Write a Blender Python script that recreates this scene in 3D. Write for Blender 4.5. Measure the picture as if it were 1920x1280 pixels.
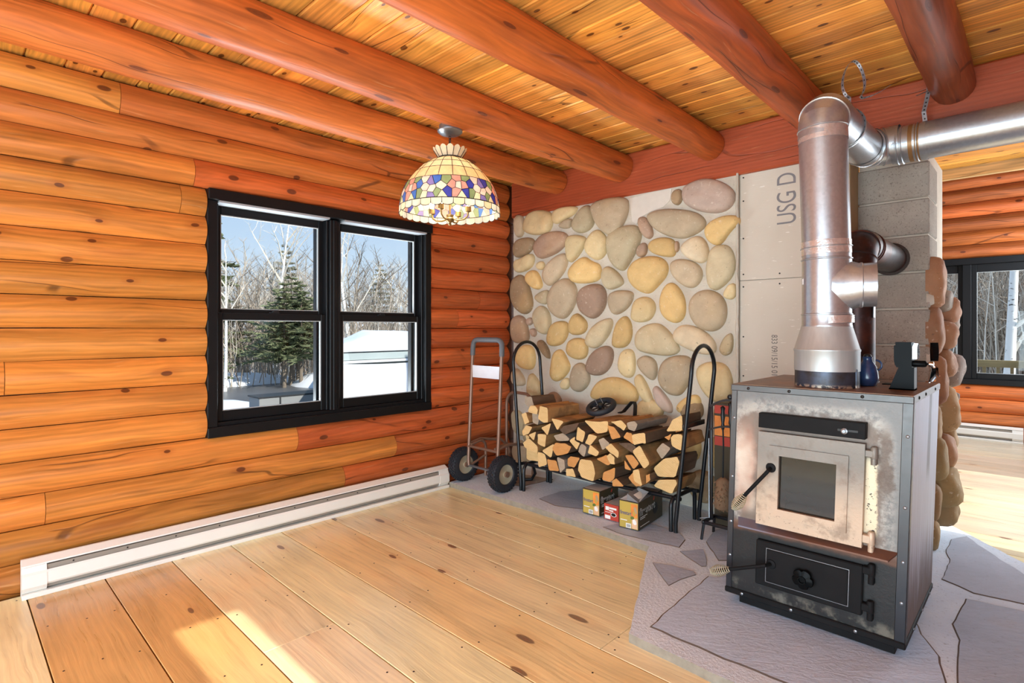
import bpy, bmesh, math, random
from math import sin, cos, pi, radians, sqrt, atan2
from mathutils import Vector, Matrix, noise as mnoise
random.seed(7)
for o in list(bpy.data.objects): bpy.data.objects.remove(o)
SC = bpy.context.scene
COL = SC.collection

# ------------------------------------------------------------------ camera, sky, sun, exposure
cam = bpy.data.objects.new('camera', bpy.data.cameras.new('camera')); COL.objects.link(cam)
cam.location = (3.45, -3.55, 1.25)
cam.rotation_euler = (radians(90), 0, radians(44.0))
cam.data.sensor_width = 36; cam.data.lens = 1034 / 1920 * 36
cam.data.shift_y = -(640 - 616.6) / 1920
cam.data.clip_start = 0.05
SC.camera = cam
SC.view_settings.view_transform = 'Standard'; SC.view_settings.look = 'None'
SC.view_settings.gamma = 1; SC.view_settings.use_curve_mapping = False
SC.view_settings.exposure = 0.14
W = bpy.data.worlds.new('sky'); SC.world = W; W.use_nodes = True
wn = W.node_tree; wn.nodes.clear()
_o = wn.nodes.new('ShaderNodeOutputWorld'); _b = wn.nodes.new('ShaderNodeBackground')
_r = wn.nodes.new('ShaderNodeValToRGB'); _s = wn.nodes.new('ShaderNodeSeparateXYZ'); _t = wn.nodes.new('ShaderNodeTexCoord')
wn.links.new(_t.outputs['Generated'], _s.inputs[0]); wn.links.new(_s.outputs['Z'], _r.inputs[0])
wn.links.new(_r.outputs[0], _b.inputs[0]); wn.links.new(_b.outputs[0], _o.inputs[0])
_r.color_ramp.elements[0].position = 0.0; _r.color_ramp.elements[0].color = (.70, .80, .88, 1)
_r.color_ramp.elements[1].position = 1.0; _r.color_ramp.elements[1].color = (.26, .48, .86, 1)
_e = _r.color_ramp.elements.new(.25); _e.color = (.38, .58, .84, 1)
_b.inputs[1].default_value = 1.05

def lamp(name, kind, loc, aim, energy, size=1, size_y=None, color=(1, 1, 1)):
    l = bpy.data.lights.new(name, kind); l.energy = energy; l.color = color
    if kind == 'AREA':
        l.size = size
        if size_y: l.shape = 'RECTANGLE'; l.size_y = size_y
    o = bpy.data.objects.new(name, l); COL.objects.link(o); o.location = loc
    o.rotation_euler = (Vector(aim) - Vector(loc)).to_track_quat('-Z', 'Y').to_euler()
    return o
SUN_EL = radians(35.6)
sun = lamp('sun', 'SUN', (9, 0, 9), (9 - cos(SUN_EL), 0, 9 - sin(SUN_EL)), 4.8, color=(1, .93, .82)); sun.data.angle = radians(.55)
lamp('window_daylight', 'AREA', (-.75, -1.68, .22), (2.2, -1.6, 2.5), 300, 1.7, .9, (.84, .94, 1))  # added lamp hidden below the sill, standing in for light bounced off snow
lamp('glass_door_daylight', 'AREA', (4.06, 1.7, 1.2), (2.6, 1.2, .8), 45, 2.0, 2.2, (.84, .94, 1))  # added fill lamp set in an assumed opening of the right wall
lamp('next_room_daylight', 'AREA', (4.06, 3.75, 1.7), (1.6, 4.2, 1.7), 70, 1.1, .9, (.84, .94, 1))  # added lamp that brightens the log wall of the next room
lamp('side_door_daylight', 'AREA', (4.06, -4.6, .62), (.3, -1.2, 1.5), 85, 1.7, 1.1, (.72, .90, 1))  # unseen fill lamp, set low to light the wall logs from below
lamp('rear_window_daylight', 'AREA', (2.3, -5.9, .95), (1.3, 0, .75), 165, 3.2, 1.5, (.68, .88, 1))  # added fill lamp behind the camera, aimed towards the corner

# ------------------------------------------------------------------ small tools
def lin(r, g, b): 
    f = lambda c: (c / 255 / 12.92) if c <= 10 else ((c / 255 + .055) / 1.055) ** 2.4
    return (f(r), f(g), f(b), 1.0)

class S:                                    # a scalar socket one can do sums with
    def __init__(s, g, v): s.g, s.v = g, v
    def _m(s, op, *a, clamp=False):
        n = s.g.new('ShaderNodeMath'); n.operation = op; n.use_clamp = clamp
        for i, x in enumerate((s,) + a): s.g.put(x, n.inputs[i])
        return S(s.g, n.outputs[0])
    def __add__(s, o): return s._m('ADD', o)
    def __radd__(s, o): return s._m('ADD', o)
    def __sub__(s, o): return s._m('SUBTRACT', o)
    def __rsub__(s, o): return (s * -1) + o
    def __mul__(s, o): return s._m('MULTIPLY', o)
    def __rmul__(s, o): return s._m('MULTIPLY', o)
    def __truediv__(s, o): return s._m('DIVIDE', o)
    def __pow__(s, o): return s._m('POWER', o)
    def max(s, o): return s._m('MAXIMUM', o)
    def min(s, o): return s._m('MINIMUM', o)
    def abs(s): return s._m('ABSOLUTE')
    def sin(s): return s._m('SINE')
    def frac(s): return s._m('FRACT')
    def floor(s): return s._m('FLOOR')
    def gt(s, o): return s._m('GREATER_THAN', o)
    def lt(s, o): return s._m('LESS_THAN', o)
    def clamp(s): return s._m('ADD', 0.0, clamp=True)
    def step(s, a, b):                      # smooth step from a to b
        n = s.g.new('ShaderNodeMapRange'); n.interpolation_type = 'SMOOTHSTEP'
        s.g.put(s, n.inputs[0]); n.inputs[1].default_value = a; n.inputs[2].default_value = b
        return S(s.g, n.outputs[0])

class G:
    def __init__(g, m):
        m.use_nodes = True; g.m = m; g.nt = m.node_tree; g.nt.nodes.clear(); g._tc = None
    def new(g, t): return g.nt.nodes.new(t)
    def put(g, x, sock):
        if isinstance(x, S): g.nt.links.new(x.v, sock)
        elif isinstance(x, bpy.types.NodeSocket): g.nt.links.new(x, sock)
        elif x is not None:
            try: sock.default_value = x
            except Exception: sock.default_value = x[:3]
    def tc(g):
        if not g._tc: g._tc = g.new('ShaderNodeTexCoord')
        return g._tc
    def pos(g, rand=0.0):                   # object space position, shifted per object
        v = g.tc().outputs['Object']
        if rand:
            i = g.new('ShaderNodeObjectInfo'); m = g.new('ShaderNodeVectorMath'); m.operation = 'SCALE'
            c = g.new('ShaderNodeCombineXYZ')
            r = S(g, i.outputs['Random'])
            g.put(r * 37.0, c.inputs[0]); g.put((r * 91.7).frac() * 53.0, c.inputs[1]); g.put((r * 57.3).frac() * 41.0, c.inputs[2])
            m.operation = 'ADD'; g.put(v, m.inputs[0]); g.put(c.outputs[0], m.inputs[1]); v = m.outputs[0]
        return v
    def xyz(g, v):
        n = g.new('ShaderNodeSeparateXYZ'); g.put(v, n.inputs[0]); return [S(g, n.outputs[i]) for i in range(3)]
    def vec(g, x, y, z=0.0):
        n = g.new('ShaderNodeCombineXYZ')
        for i, a in enumerate((x, y, z)): g.put(a, n.inputs[i])
        return n.outputs[0]
    def map(g, v, scale=(1, 1, 1), loc=(0, 0, 0)):
        n = g.new('ShaderNodeMapping'); g.put(v, n.inputs[0]); n.inputs['Scale'].default_value = scale; n.inputs['Location'].default_value = loc
        return n.outputs[0]
    def noise(g, v, scale=5, detail=3, rough=.5, dist=0.0):
        n = g.new('ShaderNodeTexNoise'); g.put(v, n.inputs['Vector']); n.inputs['Scale'].default_value = scale
        n.inputs['Detail'].default_value = detail; n.inputs['Roughness'].default_value = rough; n.inputs['Distortion'].default_value = dist
        return S(g, n.outputs['Fac'])
    def vor(g, v, scale=1, feat='F1', dims='3D', rnd=1.0):
        n = g.new('ShaderNodeTexVoronoi'); n.voronoi_dimensions = dims; n.feature = feat
        g.put(v, n.inputs['Vector']); n.inputs['Scale'].default_value = scale; n.inputs['Randomness'].default_value = rnd
        return S(g, n.outputs['Distance']), (g.xyz(n.outputs['Color'])[0] if feat == 'F1' else None)
    def mix(g, f, a, b, mode='MIX'):
        n = g.new('ShaderNodeMix'); n.data_type = 'RGBA'; n.blend_type = mode
        g.put(f, n.inputs[0]); g.put(a, n.inputs[6]); g.put(b, n.inputs[7]); return n.outputs[2]
    def mul(g, c, s):                       # colour times scalar
        n = g.new('ShaderNodeVectorMath'); n.operation = 'SCALE'; g.put(c, n.inputs[0]); g.put(s, n.inputs['Scale']); return n.outputs[0]
    def ocol(g): return g.new('ShaderNodeObjectInfo').outputs['Color']
    def bump(g, h, strength=.3, dist=.01):
        n = g.new('ShaderNodeBump'); n.inputs['Strength'].default_value = strength; n.inputs['Distance'].default_value = dist
        g.put(h, n.inputs['Height']); return n.outputs[0]
    def pbr(g, base, rough=.5, metal=0.0, normal=None, spec=.5, coat=0.0, coat_rough=.1, emit=None, estr=1.0):
        p = g.new('ShaderNodeBsdfPrincipled'); o = g.new('ShaderNodeOutputMaterial')
        g.put(base, p.inputs['Base Color']); g.put(rough, p.inputs['Roughness']); g.put(metal, p.inputs['Metallic'])
        p.inputs['Specular IOR Level'].default_value = spec; p.inputs['Coat Weight'].default_value = coat; p.inputs['Coat Roughness'].default_value = coat_rough
        if normal is not None: g.put(normal, p.inputs['Normal'])
        if emit is not None: g.put(emit, p.inputs['Emission Color']); p.inputs['Emission Strength'].default_value = estr
        g.nt.links.new(p.outputs[0], o.inputs[0]); return p

MATS = {}
def material(name):
    def deco(fn):
        m = bpy.data.materials.new(name); fn(G(m)); MATS[name] = m; return m
    return deco
def plain(name, rgb, rough=.5, metal=0.0, var=.12, scale=12, bump=.0, **k):
    @material(name)
    def _(g):
        n = g.noise(g.pos(1), scale, 4)
        c = g.mul(g.mix(0.0, lin(*rgb), lin(*rgb)), (n - .5) * (2 * var) + 1.0)
        g.pbr(c, rough, metal, g.bump(n, .3, bump) if bump else None, **k)
    return MATS[name]

def wood(name, axis, ka=(2.2, 5.0), kr=.055, thr=.6, rough=.42, tint=(150, 70, 25), kcol=(70, 30, 14), gscale=1.0, coat=.0, usev=2, contrast=.6, polar=False, ck=7.0, ckd=.75, plf=.30, gw=.07):
    @material(name)
    def _(g):
        P = g.pos(1); x, y, z = g.xyz(P); comp = (x, y, z); a = comp[axis]; v = comp[usev]; w = comp[3 - axis - usev]
        if polar:
            q = g.xyz(g.pos()); v = q[2]._m('ARCTAN2', q[0]) * .11 + (y * 0.0); v = v + S(g, g.new('ShaderNodeObjectInfo').outputs['Random']) * 9.0; w = v * 0.0
        wob = g.noise(g.vec(a * 1.1, v * 3.0, w), 1.5, 2) - .5
        fine = g.noise(g.vec(a * 2.2, v * 75 * gscale + wob * 5, w * 30), 1, 4, .6)
        band = g.noise(g.vec(a * .7, v * 16 * gscale + wob * 4, w * 9), 1, 3, .55)
        blot = g.noise(g.vec(a * 1.3, v * 4, w * 4), 1.6, 3, .55)
        d, c = g.vor(g.vec(a * ka[0] + wob * .15, v * ka[1], 0.0), 1, dims='2D', rnd=.85)
        has = c.gt(thr)
        size = ((c * 13.7).frac() * .7 + .5)
        dk = d / size
        knot = (dk.step(kr * 1.05, kr * .75)) * has
        core = ((dk * 160.0).sin() * .5 + .5) * (dk.step(kr * .85, kr * .5)) * has
        halo = (dk.step(kr * 3.2, kr * .9)) * has
        base = g.ocol()
        tn = lin(*tint)
        grow = ((v + wob * .028 + (g.noise(g.vec(a * .5, v * 2.0, w), 1, 2) - .5) * .05) * 270.0).sin()
        shade = (fine - .5) * contrast + (band - .5) * contrast * 1.3 + (blot - .5) * .6 + grow * gw + 1.0
        col = g.mul(base, shade.max(.25))
        col = g.mix((blot.step(.52, .78)) * .55, col, g.mix(1.0, col, tn, 'MULTIPLY') if False else g.mix(.55, col, tn))
        col = g.mix(halo * .45, col, g.mix(.5, col, tn))
        col = g.mix(knot * .82, col, lin(*kcol))
        col = g.mix(core * .5, col, lin(min(255, kcol[0] + 45), kcol[1] + 22, kcol[2] + 10))
        crack, _c = g.vor(g.vec(a * .55 + wob * .35, v * ck + wob * .9, 0.0), 1, feat='DISTANCE_TO_EDGE', dims='2D')
        cm = g.noise(g.vec(a * 1.4, v * 5, w), 1, 2).step(.50, .60)
        cl = crack.step(.022, .006) * cm
        col = g.mix(cl * ckd, col, g.mix(.8, col, lin(40, 16, 8)))
        pale = g.noise(g.vec(a * 3.5, v * 110 * gscale + wob * 8, w * 20), 1, 3, .7).step(.62, .74)
        col = g.mix(pale * plf, col, g.mix(.5, col, lin(250, 214, 160)))
        h = fine * .5 + band * .5 + halo * .6 - cl * (1.2 if ckd > 0 else 0.0)
        g.pbr(col, (fine - .5) * .2 + rough, 0.0, g.bump(h, .35, .006), spec=.45, coat=coat, coat_rough=.22)
    return MATS[name]

# materials
wood('log_wood_y', 1, (2.3, 4.6), .068, .42, .38, (140, 55, 18), (72, 30, 15), 1.0, .10, contrast=.95)
wood('log_wood_x', 0, (2.3, 4.6), .068, .42, .40, (120, 50, 18), (72, 30, 15), 1.0, .06, contrast=1.0)
wood('beam_wood', 1, (1.5, 6.0), .08, .38, .52, (112, 42, 14), (84, 36, 16), .7, .07, polar=True, contrast=1.1, ck=8, gw=.05)
wood('ceiling_wood', 0, (3.2, 6.2), .075, .30, .42, (160, 78, 16), (70, 30, 10), 1.0, .08, usev=1, contrast=1.0, gw=.10)
wood('floor_wood', 0, (1.15, 3.4), .058, .30, .30, (214, 152, 84), (98, 66, 52), .8, .30, usev=1, contrast=.42, gw=.035, ckd=.0, plf=.2)
wood('dark_header_wood', 0, (1.6, 3.0), .05, .5, .45, (100, 38, 24), (50, 20, 14), .8, .05, contrast=.3)
wood('pale_wood', 0, (1.6, 3.0), .04, .5, .5, (200, 150, 90), (110, 60, 30), .8, 0)
wood('railing_wood', 0, (1.6, 3.0), .04, .6, .7, (90, 80, 50), (60, 50, 30), .8, 0)
plain('black_frame', (16, 16, 18), .45, .0, .1, 20, spec=.25)
plain('grey_jamb_strip', (150, 152, 156), .45)  # painted grey for the light caught under the window head
plain('glazing_bead', (170, 172, 172), .4)  # pale colour that paints the highlight line round the panes
plain('white_enamel', (238, 234, 226), .36, .0, .04, 6)
plain('heater_grille', (150, 140, 128), .45, .0, .08, 6)
plain('screw_dark', (40, 38, 36), .45, .6)
plain('black_powder_coat', (22, 24, 28), .36, .1, .1, 30)
plain('black_plastic', (20, 21, 23), .42)
plain('brown_steel_tube', (134, 102, 84), .38, .35, .15, 14)
plain('grey_foam_grip', (92, 94, 98), .6, .0, .08, 60, .002)
plain('white_label', (225, 226, 232), .4)
plain('tyre_rubber', (34, 36, 42), .62, .0, .2, 40, .003)
plain('rim_steel', (196, 188, 162), .36, .45)
plain('snow', (236, 240, 246), .7, .0, .05, 1.2, .05)
plain('white_vinyl', (226, 231, 234), .55, .0, .04, 2)
plain('rail_vinyl', (176, 190, 190), .5, .0, .06, 2)
plain('wet_asphalt', (104, 106, 110), .35, .0, .35, .8)
plain('grey_panel', (150, 152, 152), .5, .0, .1, 2)
plain('dark_edge', (52, 54, 56), .5)
plain('bare_twig', (176, 164, 148), .8, .0, .3, 3)
plain('dark_twig', (128, 116, 102), .8, .0, .3, 3)
plain('pale_twig', (222, 214, 200), .8, .0, .25, 3)
plain('pine_green', (118, 126, 92), .8, .0, .35, 2.5)
plain('spruce_green', (148, 146, 126), .8, .0, .35, 2.5)
plain('brush_brown', (186, 166, 146), .85, .0, .35, .7)
plain('hill_brown', (138, 126, 112), .9, .0, .35, .6)
plain('bulb_ivory', (222, 206, 170), .5)
plain('dark_bronze', (58, 56, 54), .4, .7)
plain('antique_brass', (140, 112, 66), .4, .8)
plain('lead_came', (34, 32, 30), .5, .5)
plain('steel_grey', (140, 142, 146), .35, .8)
plain('bristle', (120, 92, 68), .9, .0, .3, 60, .004)
plain('rusty_iron', (58, 46, 40), .6, .5, .3, 20)
plain('carton_dark', (66, 56, 36), .5, .0, .1, 8)
plain('carton_gold', (190, 164, 76), .45, .0, .1, 6)
plain('carton_grey_top', (176, 178, 180), .4, .0, .15, 8)
plain('carton_red', (186, 62, 46), .5, .0, .08, 8)
plain('carton_flame', (232, 140, 60), .5, .0, .35, 30)
plain('carton_face', (224, 180, 140), .5, .0, .3, 25)
plain('carton_green', (90, 110, 50), .5, .0, .2, 20)
plain('print_white', (238, 236, 230), .5)
plain('print_black', (18, 18, 18), .5)
plain('print_blue', (54, 62, 128), .5)
plain('ink_grey', (128, 124, 126), .8)
plain('ink_dark', (108, 102, 98), .8)
plain('mortar_patch', (214, 206, 194), .9, .0, .08, 20, .004)
plain('kraft', (170, 150, 110), .6)
plain('blue_cobalt', (40, 58, 92), .22, .0, .4, 45)
plain('flap_grey', (120, 120, 122), .5, .0, .15, 20)
plain('foil_tape', (214, 206, 202), .26, .7, .2, 60, .006)
plain('brown_tape', (150, 112, 72), .35, .4)
plain('chrome', (215, 218, 222), .15, 1.0)
plain('brass_wire', (214, 206, 178), .3, .5)
plain('carbon_black', (12, 13, 14), .36, .0, .15, 12, spec=.07)
plain('earth', (120, 108, 92), .95, .0, .3, 1.5)
plain('grate_black', (30, 30, 32), .5, .5)

@material('galvanised')
def _(g):
    P = g.pos(1); d, c = g.vor(P, 90); n = g.noise(P, 3, 3)
    g.pbr(g.mix(c * .3 + n * .3, lin(176, 181, 187), lin(208, 211, 214)), c * .03 + n * .08 + .25, .8)
@material('brushed_zinc')
def _(g):
    P = g.pos(1); x, y, z = g.xyz(P); n = g.noise(g.vec(x * 40, y * 40, z * 3), 2, 3)
    g.pbr(g.mix(n, lin(172, 178, 180), lin(196, 200, 200)), n * .12 + .42, .6)
@material('blued_flue_steel')
def _(g):
    P = g.pos(1); n = g.noise(P, 7, 4); m = g.noise(P, 30, 4)
    col = g.mix(n.step(.4, .65), lin(58, 52, 54), lin(96, 64, 56)); col = g.mix(m.step(.55, .8) * .5, col, lin(110, 108, 122))
    g.pbr(col, m * .2 + .3, .75)
@material('mortar')
def _(g):
    P = g.pos(); n = g.noise(P, 35, 5, .65); m = g.noise(P, 4, 3)
    col = g.mix(m, lin(186, 176, 160), lin(218, 209, 194)); col = g.mix(n.step(.6, .8) * .4, col, lin(128, 112, 92))
    g.pbr(col, .92, 0.0, g.bump(n, .6, .012), spec=.2)
@material('river_stone')
def _(g):
    P = g.pos(1); n = g.noise(P, 9, 5, .6, .3); m = g.noise(P, 42, 4, .6); b = g.noise(P, 3, 2)
    col = g.mul(g.ocol(), n * .55 + .74); col = g.mix(b.step(.5, .75) * .5, col, g.mix(.5, col, lin(214, 170, 104)))
    col = g.mix(m.step(.64, .74) * .55, col, lin(92, 74, 58)); col = g.mix(m.step(.40, .28) * .35, col, lin(236, 224, 204))
    g.pbr(col, .68, 0.0, g.bump(n * .7 + m * .3, .5, .014), spec=.35)
@material('concrete_block')
def _(g):
    P = g.pos(1); n = g.noise(P, 120, 3, .7); m = g.noise(P, 5, 4); v = g.noise(P, 60, 2)
    col = g.mix(m, lin(142, 134, 124), lin(188, 180, 168)); col = g.mix(n.step(.56, .66) * .6, col, lin(86, 76, 66)); col = g.mix(v.step(.6, .7) * .3, col, lin(206, 196, 182))
    g.pbr(col, .95, 0.0, g.bump(n, .7, .006), spec=.15)
@material('cement_board')
def _(g):
    P = g.pos(1); x, y, z = g.xyz(P); n = g.noise(P, 3, 4); s = g.noise(g.vec(x * 18, y * 18, z * 90), 1, 3)
    col = g.mix(n, lin(196, 184, 168), lin(216, 206, 192)); col = g.mix(s.step(.68, .74) * .7, col, lin(238, 232, 222)); 
    e = (g.noise(g.vec(x * 6, 0.0, z * 7), 1, 3)).step(.56, .7) * (x.step(.11, .0))
    col = g.mix(e * .8, col, lin(206, 168, 108))
    g.pbr(col, .88, 0.0, g.bump(s, .3, .003), spec=.2)
@material('hearth_concrete')
def _(g):
    P = g.pos(); n = g.noise(P, 60, 5, .7); m = g.noise(P, 5, 4); k = g.noise(P, 2, 2)
    col = g.mix(m, lin(200, 216, 236), lin(232, 243, 254)); col = g.mix(n.step(.58, .72) * .5, col, lin(104, 102, 98))
    col = g.mix(n.step(.42, .3) * .4, col, lin(226, 226, 224)); col = g.mix(k.step(.6, .78) * .15, col, lin(176, 150, 124))
    g.pbr(col, .85, 0.0, g.bump(n, .6, .01), spec=.3)
@material('flagstone')
def _(g):
    P = g.pos(1); x, y, z = g.xyz(P)
    r = g.noise(g.vec(x * 9 + y * 9, y * 26 - x * 20, 0.0), 1, 6, .7, .8); n = g.noise(P, 4, 4); f = g.noise(P, 70, 4)
    col = g.mul(g.ocol(), n * .35 + r * .30 + .72); col = g.mix(f.step(.62, .75) * .3, col, lin(90, 84, 82)); col = g.mix(n.step(.6, .8) * .3, col, lin(172, 152, 140))
    g.pbr(col, .62, 0.0, g.bump(r * .8 + f * .2, .55, .012), spec=.4)
plain('flagstone_edge', (96, 84, 76), .9, .0, .3, 30)
plain('hearth_edge', (150, 140, 124), .95, .0, .35, 30, .012)
def wood_end(name, c1, c2):
    @material(name)
    def _(g):
        P = g.pos(1); x, y, z = g.xyz(P); n = g.noise(g.vec(x * 20, y * 20, z * 60), 1, 4, .6, .5); m = g.noise(P, 16, 3)
        w = ((x * x + z * z) ** .5 * 520.0 + m * 5.0).sin()
        col = g.mix(n, lin(*c1), lin(*c2)); col = g.mix(w.step(.3, 1.0) * .12, col, lin(150, 98, 52)); col = g.mix(m.step(.66, .8) * .35, col, lin(120, 80, 48))
        g.pbr(col, .75, 0.0, g.bump(n, .4, .004), spec=.2)
wood_end('cut_end_pale', (206, 164, 104), (232, 200, 146))
wood_end('cut_end_orange', (188, 122, 66), (216, 162, 100))
wood_end('cut_end_grey', (150, 132, 112), (186, 168, 146))
def split_side(name, c1, c2, b):
    @material(name)
    def _(g):
        P = g.pos(1); x, y, z = g.xyz(P); n = g.noise(g.vec(x * 55, y * 4, z * 55), 1, 5, .6, .4); m = g.noise(P, 7, 3)
        col = g.mix(n, lin(*c1), lin(*c2)); col = g.mix(m.step(.5, .62) * b, col, lin(96, 76, 60))
        g.pbr(col, .82, 0.0, g.bump(n, .8, .008), spec=.2)
split_side('split_wood', (150, 104, 62), (196, 152, 98), .5)
split_side('bark', (70, 52, 40), (128, 104, 84), .6)
split_side('grey_bark', (112, 98, 86), (166, 154, 142), .3)
@material('birch_bark')
def _(g):
    P = g.pos(1); x, y, z = g.xyz(P); n = g.noise(g.vec(x * 3, y * 3, z * 14), 2, 3)
    g.pbr(g.mix(n.step(.62, .68), lin(240, 238, 232), lin(70, 64, 58)), .7)
@material('pane_glass')
def _(g):
    o = g.new('ShaderNodeOutputMaterial'); t = g.new('ShaderNodeBsdfTransparent'); s = g.new('ShaderNodeBsdfGlossy'); m = g.new('ShaderNodeMixShader')
    f = g.new('ShaderNodeFresnel'); f.inputs[0].default_value = 1.45; s.inputs['Roughness'].default_value = .02
    t.inputs[0].default_value = (.97, .98, .98, 1)
    g.put(S(g, f.outputs[0]) * .4, m.inputs[0]); g.nt.links.new(t.outputs[0], m.inputs[1]); g.nt.links.new(s.outputs[0], m.inputs[2]); g.nt.links.new(m.outputs[0], o.inputs[0])
@material('smoked_stove_glass')
def _(g):
    n = g.noise(g.pos(), 6, 4); g.pbr(g.mix(n, lin(26, 22, 18), lin(44, 36, 28)), .05, 0.0, None, .45)
def tiffany(name, rgb, tr=.45):
    @material(name)
    def _(g):
        n = g.noise(g.pos(1), 18, 4, .6, 1.0); c = g.mul(lin(*rgb), n * .5 + .75)
        o = g.new('ShaderNodeOutputMaterial'); d = g.new('ShaderNodeBsdfPrincipled'); t = g.new('ShaderNodeBsdfTranslucent'); m = g.new('ShaderNodeMixShader')
        g.put(c, d.inputs['Base Color']); d.inputs['Roughness'].default_value = .18; g.put(c, t.inputs[0]); m.inputs[0].default_value = tr
        g.nt.links.new(d.outputs[0], m.inputs[1]); g.nt.links.new(t.outputs[0], m.inputs[2]); g.nt.links.new(m.outputs[0], o.inputs[0])
tiffany('glass_cream', (248, 234, 204)); tiffany('glass_peach', (246, 220, 182)); tiffany('glass_rose', (226, 180, 164)); tiffany('glass_pink', (246, 226, 212))
tiffany('glass_blue', (92, 98, 184)); tiffany('glass_lilac', (172, 156, 204)); tiffany('glass_green', (170, 182, 138)); tiffany('glass_sky', (98, 140, 206)); tiffany('glass_clear', (232, 226, 214), .7)
@material('lit_bulb')
def _(g): g.pbr((1, .9, .7, 1), .3, emit=(1, .86, .62, 1), estr=22.0)

# --- worn stove metals: wear has its own shape, tied to the panel (object space in metres)
def box_dist(x, z, cx, cz, hx, hz):
    dx = ((x - cx).abs() - hx).max(0.0); dz = ((z - cz).abs() - hz).max(0.0)
    return (dx * dx + dz * dz) ** .5
@material('stove_front_worn')
def _(g):
    P = g.pos(); x, y, z = g.xyz(P)
    n = g.noise(P, 14, 5, .62); f = g.noise(P, 70, 4, .65); b = g.noise(P, 5, 3)
    black = g.mix(n, lin(26, 26, 28), lin(48, 47, 46))
    grey = g.mix(n, lin(96, 96, 96), lin(142, 140, 137))
    up = z.step(.385, .44)
    edge = ((x - .335).abs() + (n - .5) * .05).step(.315, .275)
    col = g.mix(up * .92, black, grey)
    d = box_dist(x, z, .325, .62, .20, .22) + (n - .5) * .07 + (f - .5) * .02
    ring = d.step(.085, .045) * up                      # brown burnt ring
    col = g.mix(ring * .85, col, g.mix(n, lin(104, 86, 74), lin(138, 120, 106)))
    rimw = (d.step(.045, .075) * d.step(.125, .085)) * up
    col = g.mix(rimw * (f * .5 + n * .5).step(.38, .62) * .55, col, lin(196, 188, 176))
    left = ((x - .085).abs() + (n - .5) * .06).step(.06, .02) * z.step(.44, .5) * z.step(.90, .72)
    col = g.mix(left * .75, col, g.mix(b.step(.35, .65), lin(190, 142, 120), lin(232, 216, 198)))
    right = ((x - .548).abs() + (f - .5) * .02).step(.032, .022) * z.step(.46, .49) * z.step(.78, .74)
    spots = f.step(.60, .64)
    col = g.mix(right * .9, col, g.mix(spots, lin(226, 208, 176), lin(60, 54, 48)))
    drip = ((x - .60).abs() + (n - .5) * .08).step(.035, .015) * z.step(.60, .66) * z.step(.90, .84)
    col = g.mix(drip * .8, col, lin(92, 74, 62))
    low = (z.step(.17, .13) * (n.step(.45, .65)))
    col = g.mix(low * .6, col, g.mix(b, lin(104, 112, 116), lin(150, 136, 110)))
    lip = ((z - .395).abs() + (n - .5) * .03).step(.03, .01)
    col = g.mix(lip * .5, col, lin(130, 86, 62))
    g.pbr(col, n * .2 + .38, .35, g.bump(f, .3, .003))
@material('stove_door_worn')
def _(g):
    P = g.pos(); x, y, z = g.xyz(P); n = g.noise(P, 12, 5, .62); f = g.noise(P, 80, 4, .65); b = g.noise(P, 6, 3)
    col = g.mix(z.step(.50, .74), g.mix(b, lin(188, 160, 136), lin(210, 188, 164)), g.mix(b, lin(120, 114, 106), lin(152, 146, 138)))
    col = g.mix(n.step(.5, .72) * .55, col, lin(116, 94, 78)); col = g.mix(f.step(.6, .7) * z.step(.52, .44) * .7, col, lin(92, 76, 64))
    g.pbr(col, n * .2 + .42, .3, g.bump(f, .3, .003))
@material('stove_black')
def _(g):
    P = g.pos(); n = g.noise(P, 8, 4); f = g.noise(P, 60, 4)
    g.pbr(g.mix(n, lin(20, 20, 22), lin(36, 35, 35)), f * .2 + .45, .0, g.bump(f, .15, .002), .08)
@material('stove_trim')
def _(g):
    P = g.pos(); n = g.noise(P, 9, 4); f = g.noise(P, 60, 4); x, y, z = g.xyz(P)
    c = g.mix(z.step(.15, .95), lin(52, 53, 58), lin(92, 92, 92))
    g.pbr(g.mul(c, n * .3 + .85), f * .2 + .32, .6)
@material('stove_top_worn')
def _(g):
    P = g.pos(); n = g.noise(P, 7, 5, .6); f = g.noise(P, 50, 4)
    c = g.mix(n.step(.38, .62), lin(112, 88, 72), lin(148, 112, 88)); c = g.mix(f.step(.6, .72) * .5, c, lin(74, 64, 58))
    g.pbr(c, n * .2 + .34, .45)
@material('stove_side_worn')
def _(g):
    P = g.pos(); x, y, z = g.xyz(P); s = g.noise(g.vec(x * 8, y * 26, z * 2.6), 1, 5, .65, .3); n = g.noise(P, 14, 4); f = g.noise(g.vec(x, y * 120, z * 7), 1, 4, .65)
    silver = g.mix(s, lin(150, 160, 178), lin(206, 216, 232))
    up = (z + (s - .5) * .4).step(.15, .45)
    low = g.mix(n, lin(84, 62, 52), lin(116, 104, 98))
    col = g.mix(up, low, silver)
    col = g.mix((f.step(.64, .74)) * .6, col, lin(58, 48, 46))
    drip = ((y - .43).abs() + (s - .5) * .1).step(.05, .02) * z.step(.60, .70)
    col = g.mix(drip * .75, col, lin(70, 70, 76))
    g.pbr(col, s * .2 + .42, .3)
@material('collar_steel')
def _(g):
    P = g.pos(); x, y, z = g.xyz(P); n = g.noise(P, 12, 5, .6); f = g.noise(P, 60, 4)
    c = g.mix(n.step(.35, .7), lin(72, 78, 92), lin(60, 54, 50)); c = g.mix(z.step(1.025, 1.009) * f.step(.45, .55), c, lin(206, 190, 170))
    g.pbr(c, n * .2 + .35, .6)
@material('lip_steel')
def _(g):
    P = g.pos(); x, y, z = g.xyz(P); n = g.noise(P, 12, 4); c = g.mix((x + (n - .5) * .3).step(.05, .3), lin(128, 130, 150), lin(120, 86, 72))
    g.pbr(g.mul(c, n * .5 + .7), .4, .6)
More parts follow.
